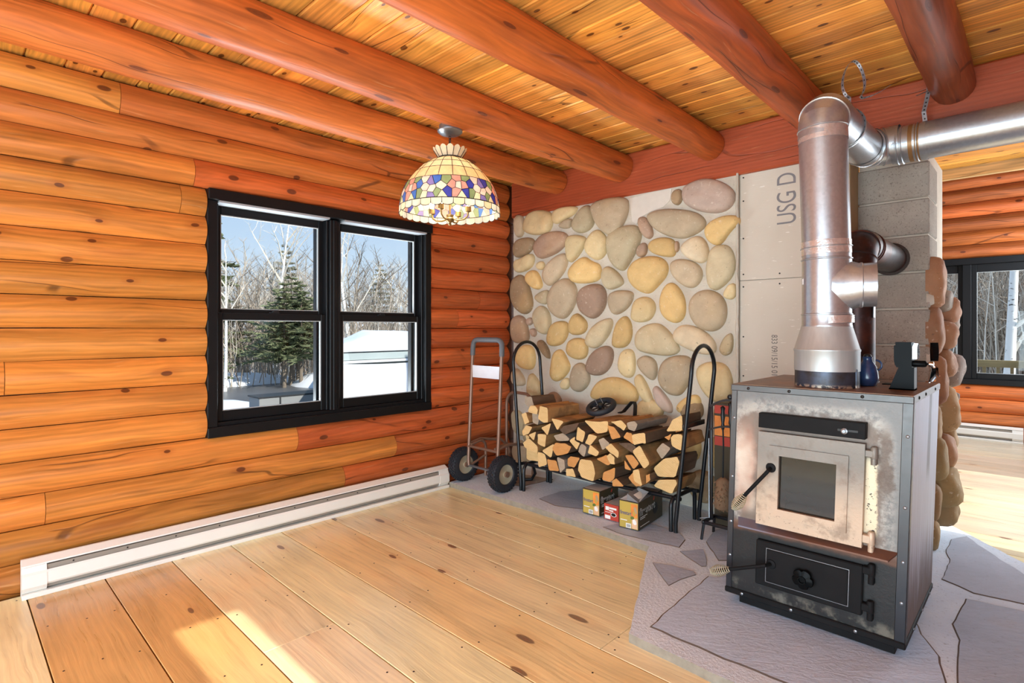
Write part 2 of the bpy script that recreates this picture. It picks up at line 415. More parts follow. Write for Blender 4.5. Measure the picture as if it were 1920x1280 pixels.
# ------------------------------------------------------------------ mesh tools
class MB:
    def __init__(s): s.v = []; s.f = []; s.mi = []
    def add(s, vs, fs, mi=0):
        b = len(s.v); s.v += [tuple(v) for v in vs]; s.f += [tuple(i + b for i in f) for f in fs]; s.mi += [mi] * len(fs); return s
    def box(s, x0, x1, y0, y1, z0, z1, c=0.0, mi=0):
        if c <= 0:
            vs = [(x, y, z) for z in (z0, z1) for y in (y0, y1) for x in (x0, x1)]
            return s.add(vs, [(0, 2, 3, 1), (4, 5, 7, 6), (0, 1, 5, 4), (2, 6, 7, 3), (0, 4, 6, 2), (1, 3, 7, 5)], mi)
        c = min(c, (x1 - x0) * .45, (y1 - y0) * .45, (z1 - z0) * .45)
        def ring(d, z): return [(x0 + d, y0 + c, z), (x0 + c, y0 + d, z), (x1 - c, y0 + d, z), (x1 - d, y0 + c, z), (x1 - d, y1 - c, z), (x1 - c, y1 - d, z), (x0 + c, y1 - d, z), (x0 + d, y1 - c, z)]
        def cap(z): return [(x0 + c, y0 + c, z)] * 2 + [(x1 - c, y0 + c, z)] * 2 + [(x1 - c, y1 - c, z)] * 2 + [(x0 + c, y1 - c, z)] * 2
        q = [[(x0 + c, y0 + c, z), (x1 - c, y0 + c, z), (x1 - c, y1 - c, z), (x0 + c, y1 - c, z)] for z in (z0, z1)]
        vs = q[0] + ring(0, z0 + c) + ring(0, z1 - c) + q[1]; fs = [(3, 2, 1, 0), (20, 21, 22, 23)]
        for k in range(8): fs.append((4 + k, 4 + (k + 1) % 8, 12 + (k + 1) % 8, 12 + k))
        e = [(1, 2, 0, 1), (3, 4, 1, 2), (5, 6, 2, 3), (7, 0, 3, 0)]
        for a, b, p, r in e:
            fs.append((4 + b, 4 + a, p, r)); fs.append((12 + a, 12 + b, 20 + r, 20 + p))
        for k, (a, b) in enumerate(((0, 1), (2, 3), (4, 5), (6, 7))):
            fs.append((4 + b, 4 + a, k)); fs.append((12 + a, 12 + b, 20 + k))
        return s.add(vs, fs, mi)
    def tube(s, pts, r, n=8, closed=False, cap=True, mi=0, flat=None):
        pts = [Vector(p) for p in pts]; m = len(pts); rs = r if isinstance(r, (list, tuple)) else [r] * m
        up = None; vs = []
        for i, p in enumerate(pts):
            if closed: d = pts[(i + 1) % m] - pts[i - 1]
            else: d = pts[min(i + 1, m - 1)] - pts[max(i - 1, 0)]
            if d.length < 1e-9: d = Vector((0, 0, 1))
            d.normalize()
            if up is None:
                up = Vector((0, 0, 1)) if abs(d.z) < .9 else Vector((1, 0, 0))
                if flat is not None: up = Vector(flat)
            a = d.cross(up)
            if a.length < 1e-6: a = d.orthogonal()
            a.normalize(); b = a.cross(d).normalized(); up = b
            for k in range(n):
                t = 2 * pi * k / n; vs.append(p + (a * cos(t) + b * sin(t)) * rs[i])
        fs = []
        for i in range(m if closed else m - 1):
            j = (i + 1) % m
            for k in range(n): fs.append((i * n + k, i * n + (k + 1) % n, j * n + (k + 1) % n, j * n + k))
        if cap and not closed: fs += [tuple(range(n - 1, -1, -1)), tuple((m - 1) * n + k for k in range(n))]
        return s.add(vs, fs, mi)
    def strip(s, pts, wdir, w, t, mi=0):    # flat strap: centre line, width direction
        pts = [Vector(p) for p in pts]; vs = []; m = len(pts); wd = Vector(wdir).normalized()
        for i, p in enumerate(pts):
            d = (pts[min(i + 1, m - 1)] - pts[max(i - 1, 0)]).normalized(); nn = d.cross(wd).normalized() * t / 2; ww = wd * w / 2
            vs += [p - ww - nn, p + ww - nn, p + ww + nn, p - ww + nn]
        fs = [(3, 2, 1, 0), tuple(4 * (m - 1) + k for k in range(4))]
        for i in range(m - 1):
            for k in range(4): fs.append((4 * i + k, 4 * i + (k + 1) % 4, 4 * i + 4 + (k + 1) % 4, 4 * i + 4 + k))
        return s.add(vs, fs, mi)
    def lathe(s, prof, c=(0, 0, 0), ax=(0, 0, 1), n=24, mi=0, cap=True):   # prof: (radius, height along axis)
        ax = Vector(ax).normalized(); a = ax.orthogonal().normalized(); b = ax.cross(a); c = Vector(c); vs = []
        for r, h in prof:
            for k in range(n):
                t = 2 * pi * k / n; vs.append(c + ax * h + (a * cos(t) + b * sin(t)) * max(r, 1e-5))
        fs = []
        for i in range(len(prof) - 1):
            for k in range(n): fs.append((i * n + k, i * n + (k + 1) % n, (i + 1) * n + (k + 1) % n, (i + 1) * n + k))
        if cap: fs += [tuple(range(n - 1, -1, -1)), tuple((len(prof) - 1) * n + k for k in range(n))]
        return s.add(vs, fs, mi)
    def prism(s, poly, to3, h0, h1, mi=0, mi_top=None):   # polygon in a plane, raised between two heights; to3(a, b, h)
        n = len(poly); vs = [to3(a, b, h0) for a, b in poly] + [to3(a, b, h1) for a, b in poly]
        s.add(vs, [tuple(range(n - 1, -1, -1))] + [(k, (k + 1) % n, n + (k + 1) % n, n + k) for k in range(n)], mi)
        return s.add(vs[n:], [tuple(range(n))], mi if mi_top is None else mi_top)
    def xf(s, fn): s.v = [tuple(fn(Vector(v))) for v in s.v]; return s

def wpos(o):
    p = Vector((0, 0, 0))
    while o: p += o.location; o = o.parent
    return p
def mesh_obj(name, mb, mat, parent=None, smooth=None, origin=None, col=None, mats=None, kind=None):
    base = wpos(parent) if parent else Vector((0, 0, 0))
    org = Vector(origin) if origin is not None else base
    me = bpy.data.meshes.new(name); me.from_pydata([tuple(Vector(v) - org) for v in mb.v], [], mb.f)
    for m in (mats or [mat]): me.materials.append(MATS[m])
    if mats: me.polygons.foreach_set('material_index', mb.mi)
    bm = bmesh.new(); bm.from_mesh(me); bmesh.ops.remove_doubles(bm, verts=bm.verts, dist=1e-6) if len(bm.verts) < 20000 else None
    bmesh.ops.recalc_face_normals(bm, faces=bm.faces); bm.to_mesh(me); bm.free()
    if smooth:
        me.polygons.foreach_set('use_smooth', [True] * len(me.polygons)); me.set_sharp_from_angle(angle=radians(smooth))
    o = bpy.data.objects.new(name, me); COL.objects.link(o)
    if parent: o.parent = parent
    o.location = org - base
    if col: o.color = lin(*col)
    if name in ('screws', 'board_screws', 'small_print', 'bolts', 'wheel_bolts', 'axle_pins', 'barcode_lines', 'cooling_fins', 'spokes', 'feet'): kind = 'stuff'
    if kind: o['kind'] = kind
    return o
def thing(name, label, cat, loc, group=None):
    o = bpy.data.objects.new(name, None); COL.objects.link(o); o.location = loc; o.empty_display_size = .05
    o['label'] = label; o['category'] = cat
    if group: o['group'] = group
    return o
def tag(o, label, cat, group=None):
    o['label'] = label; o['category'] = cat
    if group: o['group'] = group
    return o
def structure(name, mb, mat, smooth=None, col=None, origin=None, label=None):
    o = mesh_obj(name, mb, mat, None, smooth, origin, col); o['kind'] = 'structure'
    if label: o['label'] = label
    return o
def jit(rgb, d, r=random): 
    k = 1 + r.uniform(-d, d); return tuple(max(0, min(255, c * k * (1 + r.uniform(-d * .3, d * .3)))) for c in rgb)
def arc(c, a, b, r, t0, t1, n):             # points of an arc in the plane spanned by a, b
    c, a, b = Vector(c), Vector(a), Vector(b)
    return [c + a * (r * cos(t0 + (t1 - t0) * i / n)) + b * (r * sin(t0 + (t1 - t0) * i / n)) for i in range(n + 1)]
def text_mesh(name, body, size, right, up, at, mat, parent, space=1.0, thick=.0006, align='LEFT', xs=1.0, off=0.0):
    c = bpy.data.curves.new(name, 'FONT'); c.body = body; c.size = size; c.space_character = space; c.align_x = align; c.extrude = 0; c.offset = off
    t = bpy.data.objects.new(name, c); COL.objects.link(t); bpy.context.view_layer.update()
    me = bpy.data.meshes.new_from_object(t.evaluated_get(bpy.context.evaluated_depsgraph_get())); bpy.data.objects.remove(t); bpy.data.curves.remove(c)
    r, u = Vector(right).normalized(), Vector(up).normalized(); n = r.cross(u); mb = MB()
    mb.v = [tuple(Vector(at) + r * (v.co.x * xs) + u * v.co.y + n * thick) for v in me.vertices]; mb.f = [tuple(p.vertices) for p in me.polygons]; mb.mi = [0] * len(mb.f)
    bpy.data.meshes.remove(me)
    return mesh_obj(name, mb, mat, parent)

# ------------------------------------------------------------------ the log walls
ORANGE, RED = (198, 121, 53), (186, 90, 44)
ZJ = [-.02, .14, .30, .456, .62, .779, .937, 1.096, 1.255, 1.415, 1.576, 1.738, 1.90, 2.062, 2.221, 2.38, 2.545]
def log_piece(parent, axis, a0, a1, z0, z1, face, out, mat, col, deep=.10, rec=.042, rs=0):
    """half-round wall log; axis 1 = along y on an x wall, 0 = along x on a y wall; out = direction the round side faces"""
    prof = []
    for i in range(11):
        t = -1 + 2 * i / 10; prof.append((-rec * abs(t) ** 2.1, (z0 + z1) / 2 + t * (z1 - z0 - .004) / 2))
    prof += [(-deep, z1 - .002), (-deep, z0 + .002)]
    n = max(2, int((a1 - a0) / .35)); mb = MB(); vs = []; m = len(prof)
    for i in range(n + 1):
        a = a0 + (a1 - a0) * i / n
        w = .004 * mnoise.noise(Vector((a * 1.7, z0 * 9, rs))); w2 = .003 * mnoise.noise(Vector((a * 2.1, z0 * 7 + 5, rs)))
        for d, z in prof:
            dd = d + (w if d > -.09 else 0)
            if i in (0, n) and d > -.09: dd -= .004
            zz = z + w2
            vs.append((face + out * dd, a, zz) if axis == 1 else (a, face + out * dd, zz))
    fs = [tuple(range(m)), tuple(n * m + k for k in range(m))]
    for i in range(n):
        for k in range(m): fs.append((i * m + k, i * m + (k + 1) % m, (i + 1) * m + (k + 1) % m, (i + 1) * m + k))
    mb.add(vs, fs)
    return mesh_obj('wall_log', mb, mat, parent, 35, ((face, a0, z0) if axis == 1 else (a0, face, z0)), col)

# left wall with the double window
WY0, WY1, WZ0, WZ1 = -2.487, -.875, .617, 2.063
mb = MB()
mb.box(-.16, -.09, -6, WY0, 0, 2.7); mb.box(-.16, -.09, WY1, 4.8, 0, 2.7); mb.box(-.16, -.09, WY0, WY1, 0, WZ0); mb.box(-.16, -.09, WY0, WY1, WZ1, 2.7)
mb.box(-.16, -.09, 2.1, 4.8, 2.7, 3.9)
wall_left = structure('wall_left', mb, 'dark_header_wood', col=(96, 52, 30))
JOINTS = {0: (-.93,), 1: (-1.62,), 2: (-3.2, -1.2), 3: (-1.95,), 6: (-3.345,), 8: (-.60,), 9: (-.36,), 12: (-2.62,), 13: (-2.55,), 14: (-3.9,), 15: (-2.9,)}
rr = random.Random(3)
for k in range(16):
    z0, z1 = ZJ[k], ZJ[k + 1]; cuts = [-6] + sorted(JOINTS.get(k, ())) + [0.0]
    for a0, a1 in zip(cuts[:-1], cuts[1:]):
        segs = [(a0, a1)]
        if 4 <= k <= 12:
            segs = []
            if a0 < WY0: segs.append((a0, min(a1, WY0)))
            if a1 > WY1: segs.append((max(a0, WY1), a1))
        for s0, s1 in segs:
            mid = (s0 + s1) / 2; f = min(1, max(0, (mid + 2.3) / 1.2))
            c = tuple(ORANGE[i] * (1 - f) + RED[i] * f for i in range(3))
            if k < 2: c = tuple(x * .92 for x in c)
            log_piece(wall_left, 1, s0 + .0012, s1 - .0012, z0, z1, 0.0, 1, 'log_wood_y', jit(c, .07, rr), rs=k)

# far wall of the next room, with its own window
FY = 4.65; VX0, VX1 = 2.20, 4.0; VZ0, VZ1 = .617, 2.063
mb = MB(); mb.box(-.1, VX0, FY + .09, FY + .16, 0, 3.9); mb.box(VX1, 4.3, FY + .09, FY + .16, 0, 3.9); mb.box(VX0, VX1, FY + .09, FY + .16, 0, VZ0); mb.box(VX0, VX1, FY + .09, FY + .16, VZ1, 3.9)
wall_far = structure('wall_far', mb, 'dark_header_wood', col=(96, 52, 30))
for k in range(23):
    z0 = ZJ[k] if k < 17 else 2.545 + (k - 16) * .162; z1 = ZJ[k + 1] if k < 16 else 2.545 + (k - 15) * .162
    segs = [(1.2, 4.1)]
    if 4 <= k <= 12: segs = [(1.2, VX0), (VX1, 4.1)]
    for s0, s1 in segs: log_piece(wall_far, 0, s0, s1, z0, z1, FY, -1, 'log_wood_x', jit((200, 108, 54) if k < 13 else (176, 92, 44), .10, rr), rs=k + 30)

# walls outside the frame: right wall (assumed openings, placed to let the sun through) and rear wall
def slab_wall(name, fixed, axis, ranges, holes, z1):
    mb = MB(); a0, a1 = ranges; cuts = sorted({a0, a1} | {h[0] for h in holes} | {h[1] for h in holes})
    for p, q in zip(cuts[:-1], cuts[1:]):
        h = [x for x in holes if x[0] <= p and x[1] >= q]
        zs = [(0, z1)] if not h else [(0, h[0][2]), (h[0][3], z1)]
        for u, v in zs:
            if v - u > .001: mb.box(fixed, fixed + .12, p, q, u, v) if axis == 1 else mb.box(p, q, fixed, fixed + .12, u, v)
    return structure(name, mb, 'log_wood_y' if axis == 1 else 'log_wood_x', col=(190, 110, 52))
slab_wall('wall_right', 4.1, 1, (-6, 4.8), [(-5.6, -3.75, .02, 2.4), (-2.885, -2.628, .3, 2.4), (.66, 2.75, .02, 2.4), (3.2, 4.3, 1.2, 2.3)], 3.9)
slab_wall('wall_rear', -6.1, 0, (-.1, 4.22), [(.4, 3.9, .6, 2.2)], 2.7)

# back wall: mortar bed for the stones, stud end and boards beside it
mb = MB(); mb.box(0.03, 2.034, .012, .22, 0, 2.30); mb.box(2.034, 2.648, .045, .22, 0, 2.30)
wall_back = structure('wall_back', mb, 'mortar')
mesh_obj('stud_end', MB().box(2.648, 2.66, .012, .22, 0, 2.26), 'kraft', wall_back)
b1 = MB().box(2.037, 2.648, .028, .043, 1.5615, 2.245, .002); b2 = MB().box(2.037, 2.648, .028, .043, .0, 1.5585, .002)
for b, lo, hi in ((b1, 1.5615, 2.245), (b2, 0, 1.5585)):
    o = mesh_obj('cement_board', b, 'cement_board', wall_back, None, (2.037, .028, lo))
    s = MB()
    for z in ([1.60, 1.83, 2.07, 2.22] if lo > 1 else [1.52, 1.2, .95, .7]): s.lathe([(.005, 0), (.005, .003)], (2.06, .0255, z), (0, 1, 0), 8)
    for x in (2.28, 2.5): s.lathe([(.005, 0), (.005, .003)], (x, .0255, lo + .03 if lo > 1 else hi - .03), (0, 1, 0), 8)
    mesh_obj('board_screws', s, 'screw_dark', o)
    if lo > 1: text_mesh('lettering', 'USG D', .158, (0, 0, 1), (-1, 0, 0), (2.372, .0275, 1.885), 'ink_grey', o, 1.0, xs=.69)
    else: text_mesh('lettering', '833 09/15/15 01', .050, (0, 0, -1), (1, 0, 0), (2.233, .0275, 1.215), 'ink_dark', o, 1.0, xs=.78)

# river stones set in the mortar
STONES=[('G',0.056,2.253,0.154,2.244,0.172,2.145,0.143,2.065,0.066,2.074),
('T',0.177,2.169,0.222,2.246,0.333,2.263,0.472,2.226,0.478,2.121,0.43,2.063,0.267,2.067,0.177,2.111),
('T',0.493,2.223,0.585,2.249,0.738,2.237,0.733,2.188,0.645,2.154,0.507,2.117),
('G',0.554,2.095,0.625,2.141,0.694,2.147,0.684,2.079,0.625,2.071),
('S',0.704,2.091,0.752,2.169,0.828,2.226,0.883,2.203,0.914,2.079,0.837,2.021,0.733,2.034),
('G',0.896,2.223,1.036,2.245,1.198,2.226,1.214,2.152,1.189,2.07,1.122,1.979,1.053,1.973,0.965,2.042,0.911,2.139),
('W',1.231,2.22,1.398,2.234,1.57,2.234,1.556,2.153,1.504,2.114,1.413,2.101,1.335,2.071,1.287,2.022,1.252,2.045),
('B',1.577,2.203,1.635,2.222,1.656,2.163,1.628,2.108,1.577,2.13),
('P',1.663,2.208,1.732,2.241,1.827,2.249,1.918,2.213,1.993,2.15,2.006,2.092,1.968,2.036,1.892,2.02,1.773,2.053,1.677,2.114),
('G',1.39,2.07,1.474,2.092,1.606,2.079,1.746,2.038,1.807,1.972,1.787,1.923,1.677,1.878,1.577,1.897,1.474,1.949,1.413,2.012),
('M',1.316,2.06,1.359,2.063,1.405,2.013,1.428,1.928,1.39,1.902,1.343,1.938,1.313,2.011),
('Y',1.82,1.919,1.866,1.964,1.943,1.984,2.024,1.973,2.036,1.928,1.981,1.886,1.924,1.806,1.866,1.819,1.827,1.867),
('B',0.042,1.991,0.108,2.043,0.234,2.041,0.285,2.007,0.267,1.943,0.177,1.894,0.061,1.887),
('M',0.3,1.981,0.376,2.045,0.524,2.06,0.629,2.026,0.641,1.967,0.564,1.897,0.461,1.867,0.355,1.853,0.3,1.915),
('T',0.645,1.998,0.742,2.002,0.837,1.968,0.809,1.903,0.752,1.832,0.674,1.788,0.645,1.881),
('T',0.837,1.923,0.874,1.979,0.938,2.023,1.001,1.979,1.032,1.924,1.018,1.83,0.947,1.789,0.874,1.829,0.837,1.878),
('S',1.045,1.944,1.105,1.995,1.206,2.011,1.287,2.001,1.327,1.94,1.295,1.846,1.231,1.753,1.181,1.693,1.105,1.735,1.053,1.812),
('T',0.049,1.854,0.154,1.871,0.245,1.904,0.285,1.859,0.256,1.787,0.154,1.753,0.066,1.76),
('T',0.316,1.807,0.376,1.83,0.408,1.791,0.376,1.753,0.329,1.762),
('G',0.398,1.728,0.461,1.803,0.564,1.858,0.635,1.859,0.641,1.773,0.585,1.691,0.472,1.614,0.408,1.654),
('Y',0.674,1.723,0.733,1.78,0.818,1.822,0.883,1.775,0.965,1.746,0.965,1.643,0.874,1.618,0.723,1.627,0.68,1.669),
('S',0.992,1.685,1.036,1.733,1.122,1.683,1.181,1.607,1.147,1.574,1.045,1.55,0.997,1.619),
('Y',1.231,1.682,1.287,1.748,1.382,1.768,1.481,1.752,1.534,1.7,1.526,1.627,1.459,1.563,1.398,1.512,1.319,1.536,1.247,1.596),
('M',1.295,1.832,1.343,1.88,1.379,1.858,1.374,1.796,1.335,1.775,1.3,1.789),
('Y',1.398,1.863,1.459,1.897,1.563,1.885,1.599,1.841,1.592,1.762,1.534,1.761,1.444,1.789,1.401,1.821),
('L',1.642,1.81,1.705,1.862,1.773,1.874,1.82,1.83,1.84,1.752,1.807,1.697,1.746,1.709,1.677,1.754),
('G',1.57,1.697,1.606,1.727,1.691,1.72,1.767,1.681,1.793,1.615,1.76,1.553,1.705,1.533,1.635,1.573,1.585,1.63),
('S',1.84,1.701,1.86,1.775,1.918,1.794,1.981,1.775,2.012,1.686,1.999,1.601,1.943,1.543,1.892,1.514,1.846,1.536,1.833,1.625),
('T',1.943,1.481,1.981,1.541,2.018,1.538,2.02,1.465,1.993,1.441,1.949,1.455),
('Y',0.182,1.693,0.234,1.752,0.311,1.747,0.355,1.682,0.376,1.616,0.322,1.589,0.245,1.623),
('B',0.018,1.567,0.037,1.685,0.119,1.722,0.188,1.676,0.245,1.557,0.263,1.44,0.177,1.384,0.085,1.428,0.033,1.498),
('S',0.289,1.522,0.366,1.567,0.451,1.579,0.43,1.46,0.355,1.47),
('G',0.457,1.531,0.524,1.623,0.635,1.661,0.723,1.597,0.738,1.504,0.684,1.398,0.605,1.337,0.503,1.378,0.457,1.451),
('M',0.762,1.503,0.8,1.57,0.893,1.595,0.983,1.583,1.022,1.507,1.001,1.405,0.911,1.333,0.818,1.372,0.771,1.434),
('G',1.053,1.506,1.122,1.539,1.255,1.525,1.255,1.469,1.206,1.4,1.105,1.356,1.062,1.418),
('T',1.255,1.356,1.279,1.454,1.351,1.482,1.421,1.456,1.444,1.394,1.405,1.319,1.319,1.302,1.263,1.321),
('Y',1.489,1.447,1.519,1.54,1.577,1.57,1.642,1.507,1.67,1.427,1.663,1.336,1.606,1.297,1.534,1.324,1.496,1.379),
('G',1.712,1.426,1.76,1.489,1.84,1.504,1.918,1.469,1.956,1.393,1.943,1.294,1.879,1.242,1.787,1.257,1.726,1.322),
('M',0.014,1.31,0.085,1.369,0.177,1.342,0.211,1.242,0.222,1.159,0.131,1.133,0.037,1.14),
('M',0.195,1.325,0.245,1.355,0.278,1.308,0.222,1.275),
('M',0.234,1.242,0.289,1.259,0.316,1.21,0.278,1.176),
('S',0.278,1.374,0.344,1.446,0.43,1.419,0.472,1.322,0.451,1.234,0.387,1.207,0.311,1.259),
('Y',0.44,1.178,0.493,1.29,0.585,1.313,0.655,1.289,0.645,1.196,0.585,1.125,0.461,1.111),
('Y',0.674,1.305,0.733,1.378,0.8,1.342,0.846,1.288,0.818,1.22,0.723,1.204,0.674,1.227),
('S',0.837,1.167,0.911,1.273,1.036,1.331,1.084,1.301,1.045,1.199,0.947,1.106,0.865,1.115),
('Y',1.088,1.156,1.122,1.287,1.189,1.347,1.239,1.3,1.252,1.201,1.206,1.122,1.105,1.113),
('S',1.291,1.201,1.351,1.264,1.459,1.287,1.534,1.244,1.606,1.151,1.621,1.098,1.548,1.067,1.398,1.078,1.303,1.104),
('L',1.592,1.217,1.649,1.273,1.746,1.263,1.827,1.219,1.879,1.156,1.873,1.093,1.787,1.084,1.677,1.126,1.606,1.164),
('S',1.918,1.132,1.956,1.207,1.999,1.22,1.999,1.109,1.956,1.077,1.924,1.094),
('Y',0.08,1.022,0.154,1.108,0.267,1.094,0.294,0.996,0.267,0.904,0.154,0.907,0.085,0.954),
('B',0.322,1.128,0.376,1.161,0.451,1.082,0.461,0.994,0.408,1.033),
('Y',0.645,1.087,0.684,1.165,0.8,1.174,0.846,1.122,0.837,1.031,0.752,1.005,0.664,1.041),
('Y',0.482,0.923,0.513,1.052,0.585,1.078,0.645,0.994,0.674,0.933,0.605,0.851,0.524,0.817,0.482,0.859),
('M',0.846,0.971,0.911,1.071,1.018,1.118,1.084,1.084,1.071,0.981,1.001,0.905,0.911,0.892,0.856,0.919),
('T',1.139,0.999,1.173,1.086,1.255,1.095,1.279,1.019,1.271,0.92,1.222,0.889,1.156,0.921),
('G',1.303,1.02,1.367,1.057,1.444,1.025,1.459,0.944,1.428,0.881,1.374,0.912,1.319,0.965),
('G',1.481,0.932,1.519,1.028,1.621,1.059,1.705,1.049,1.726,0.972,1.691,0.879,1.635,0.796,1.548,0.802,1.489,0.865),
('G',0.684,0.856,0.733,0.966,0.818,0.97,0.874,0.867,0.837,0.79,0.762,0.746,0.694,0.779),
('T',0.575,0.802,0.635,0.856,0.68,0.825,0.655,0.761,0.595,0.756),
('Y',0.893,0.749,0.965,0.843,1.088,0.881,1.206,0.859,1.287,0.795,1.287,0.725,1.206,0.689,1.036,0.695,0.911,0.705),
('T',1.279,0.878,1.319,0.92,1.374,0.857,1.428,0.737,1.421,0.702,1.367,0.718,1.311,0.797),
('P',1.428,0.806,1.459,0.846,1.534,0.774,1.577,0.711,1.563,0.656,1.474,0.701),
('T',1.76,0.973,1.827,1.021,1.943,1.02,1.987,0.948,1.993,0.825,1.943,0.765,1.853,0.788,1.787,0.872),
('Y',1.613,0.714,1.677,0.78,1.76,0.806,1.787,0.744,1.746,0.676,1.635,0.67),
('G',0.026,0.867,0.085,0.904,0.166,0.824,0.177,0.758,0.037,0.748),
('T',0.211,0.744,0.245,0.87,0.311,0.833,0.376,0.74,0.366,0.682,0.222,0.678),
('M',1.599,1.861,1.628,1.851,1.628,1.798,1.602,1.781)]
SCOL = {'G': (194, 174, 144), 'T': (216, 194, 148), 'Y': (218, 184, 124), 'S': (198, 182, 148), 'P': (198, 174, 158), 'M': (172, 144, 122), 'B': (164, 138, 106), 'L': (222, 204, 172), 'W': (214, 206, 194)}
def chaikin(p, n):
    for _ in range(n):
        q = []
        for i in range(len(p)):
            a, b = p[i], p[(i + 1) % len(p)]; q += [(a[0] * .75 + b[0] * .25, a[1] * .75 + b[1] * .25), (a[0] * .25 + b[0] * .75, a[1] * .25 + b[1] * .75)]
        p = q
    return p
def stone_mesh(poly, depth, to3, seed, back=-.02, grow=1.11):
    p = chaikin(poly, 2); n = len(p); cx = sum(a for a, b in p) / n; cy = sum(b for a, b in p) / n
    mb = MB(); vs = []; rings = [(1.0, back), (1.0, .0), (.985, .30), (.93, .62), (.80, .86), (.58, .97), (.28, 1.0)]
    for f, h in rings:
        for a, b in p:
            x, y = cx + (a - cx) * f * grow, cy + (b - cy) * f * grow
            hh = back if h < 0 else h * depth * (1 + .16 * mnoise.noise(Vector((x * 13, y * 13, seed))) * h + .20 * mnoise.noise(Vector((x * 5, y * 5, seed + 3))) * h)
            vs.append(to3(x, y, hh))
    vs.append(to3(cx, cy, depth * (1 + .1 * mnoise.noise(Vector((cx * 9, cy * 9, seed))))))
    fs = []
    for i in range(len(rings) - 1):
        for k in range(n): fs.append((i * n + k, i * n + (k + 1) % n, (i + 1) * n + (k + 1) % n, (i + 1) * n + k))
    l = (len(rings) - 1) * n
    for k in range(n): fs.append((l + k, l + (k + 1) % n, l + n))
    return mb.add(vs, fs)
def blob(cx, cz, w, h, rot, rnd, n=9):
    out = []
    for i in range(n):
        t = 2 * pi * i / n; r = 1 + rnd.uniform(-.13, .13); x, y = cos(t) * w / 2 * r, sin(t) * h / 2 * r
        out.append((cx + x * cos(rot) - y * sin(rot), cz + x * sin(rot) + y * cos(rot)))
    return out
rs = random.Random(11)
extra = [(.10, .42, .14, .22), (.28, .36, .2, .26), (.14, .16, .2, .2), (.42, .2, .24, .18), (.55, .46, .18, .24), (.68, .2, .2, .18), (.82, .42, .22, .2), (.95, .18, .24, .2), (1.1, .44, .2, .24), (1.24, .2, .22, .22), (1.38, .46, .2, .2), (1.52, .2, .24, .2), (1.66, .45, .22, .24), (1.8, .2, .2, .22), (1.93, .44, .16, .26), (1.95, .72, .13, .24), (1.4, .66, .2, .16), (.5, .66, .16, .14), (1.72, .70, .16, .14)]
allst = [(s[0], list(zip(s[1::2], s[2::2]))) for s in STONES] + [(rs.choice('GTYSMB'), blob(x, z, w, h, rs.uniform(-.5, .5), rs)) for x, z, w, h in extra]
for i, (c, poly) in enumerate(allst):
    w = max(a for a, b in poly) - min(a for a, b in poly); h = max(b for a, b in poly) - min(b for a, b in poly)
    cx = sum(a for a, b in poly) / len(poly); cz = sum(b for a, b in poly) / len(poly)
    if c == 'W':
        o = mesh_obj('plaster_patch', MB().prism(poly, lambda a, b, h: (a, .014 - h, b), 0, .006), 'mortar_patch', wall_back); o['label'] = 'bare white patch where a stone is missing'; continue
    d = min(.070, .028 + .14 * min(w, h))
    mesh_obj('river_stone', stone_mesh(poly, d, lambda a, b, hh: (a, .012 - hh, b), i), 'river_stone', wall_back, 60, (cx, 0, cz), tuple(v * k_ for k_ in [1 + rs.uniform(-.10, .05)] for v in SCOL[c]))
# rough mortar lip at the right edge of the stonework
mb = MB(); pts = [(2.03 + .006 * mnoise.noise(Vector((0, 0, z * 9))), .004, z) for z in [i * .05 for i in range(46)]]
mesh_obj('mortar_edge', mb.tube(pts, [.009 + .006 * mnoise.noise(Vector((3, 0, p[2] * 14))) for p in pts], 6), 'mortar', wall_back, 60)

# header beam over the back wall
mb = MB(); mb.box(0.01, 4.1, -.004, .26, 2.24, 2.555, .012)
structure('header_beam', mb, 'dark_header_wood', col=(164, 74, 42), origin=(0.01, 0, 2.24), label='red brown squared header beam over the stone wall')

# chimney of concrete blocks with stones up its right side
mb = MB(); mb.box(2.664, 2.99, .215, .80, 0, 2.24)
chimney = structure('chimney_pillar', mb, 'mortar', label='grey concrete block chimney pillar behind the wood stove')
zb = [.345 + .2035 * i for i in range(-1, 10)]
for i in range(len(zb) - 1):
    z0, z1 = max(.036, zb[i]) + .005, min(2.235, zb[i + 1]) - .005
    cut = Vector((2.8155, 0, 1.646))
    if z0 < 1.646 < z1 or abs(z0 - 1.646) < .09 or abs(z1 - 1.646) < .09:
        poly = [(2.655, z0), (2.998, z0), (2.998, z1), (2.655, z1)]
        mesh_obj('concrete_block', MB().box(2.655, 2.998, .200, .50, z0, z1, .006), 'concrete_block', chimney, None, (2.655, .2, z0))
    else: mesh_obj('concrete_block', MB().box(2.655, 2.998, .200, .50, z0, z1, .006), 'concrete_block', chimney, None, (2.655, .2, z0))
side = [(.27, 1.505, .13, .27, .075, 'O'), (.27, 1.24, .14, .25, .06, 'O'), (.27, .97, .14, .28, .085, 'R'), (.26, .735, .15, .22, .06, 'Y'), (.27, .53, .15, .24, .085, 'Y'), (.25, .30, .12, .20, .05, 'Y'), (.24, .12, .12, .17, .05, 'Y'),
        (.43, 1.41, .16, .13, .085, 'G'), (.50, 1.36, .12, .16, .12, 'O'), (.44, 1.22, .15, .17, .115, 'O'), (.45, 1.05, .15, .16, .10, 'O'), (.55, 1.02, .13, .2, .12, 'G'), (.52, .86, .07, .06, .10, 'G'), (.45, .79, .16, .26, .115, 'Y'), (.46, .55, .16, .20, .10, 'O'), (.42, .36, .17, .24, .12, 'Y'), (.5, .2, .16, .2, .10, 'Y'), (.60, 1.30, .14, .2, .09, 'G'), (.62, .60, .14, .25, .09, 'Y')]
SC2 = {'O': (156, 112, 82), 'R': (134, 88, 68), 'G': (146, 130, 116), 'Y': (150, 120, 80)}
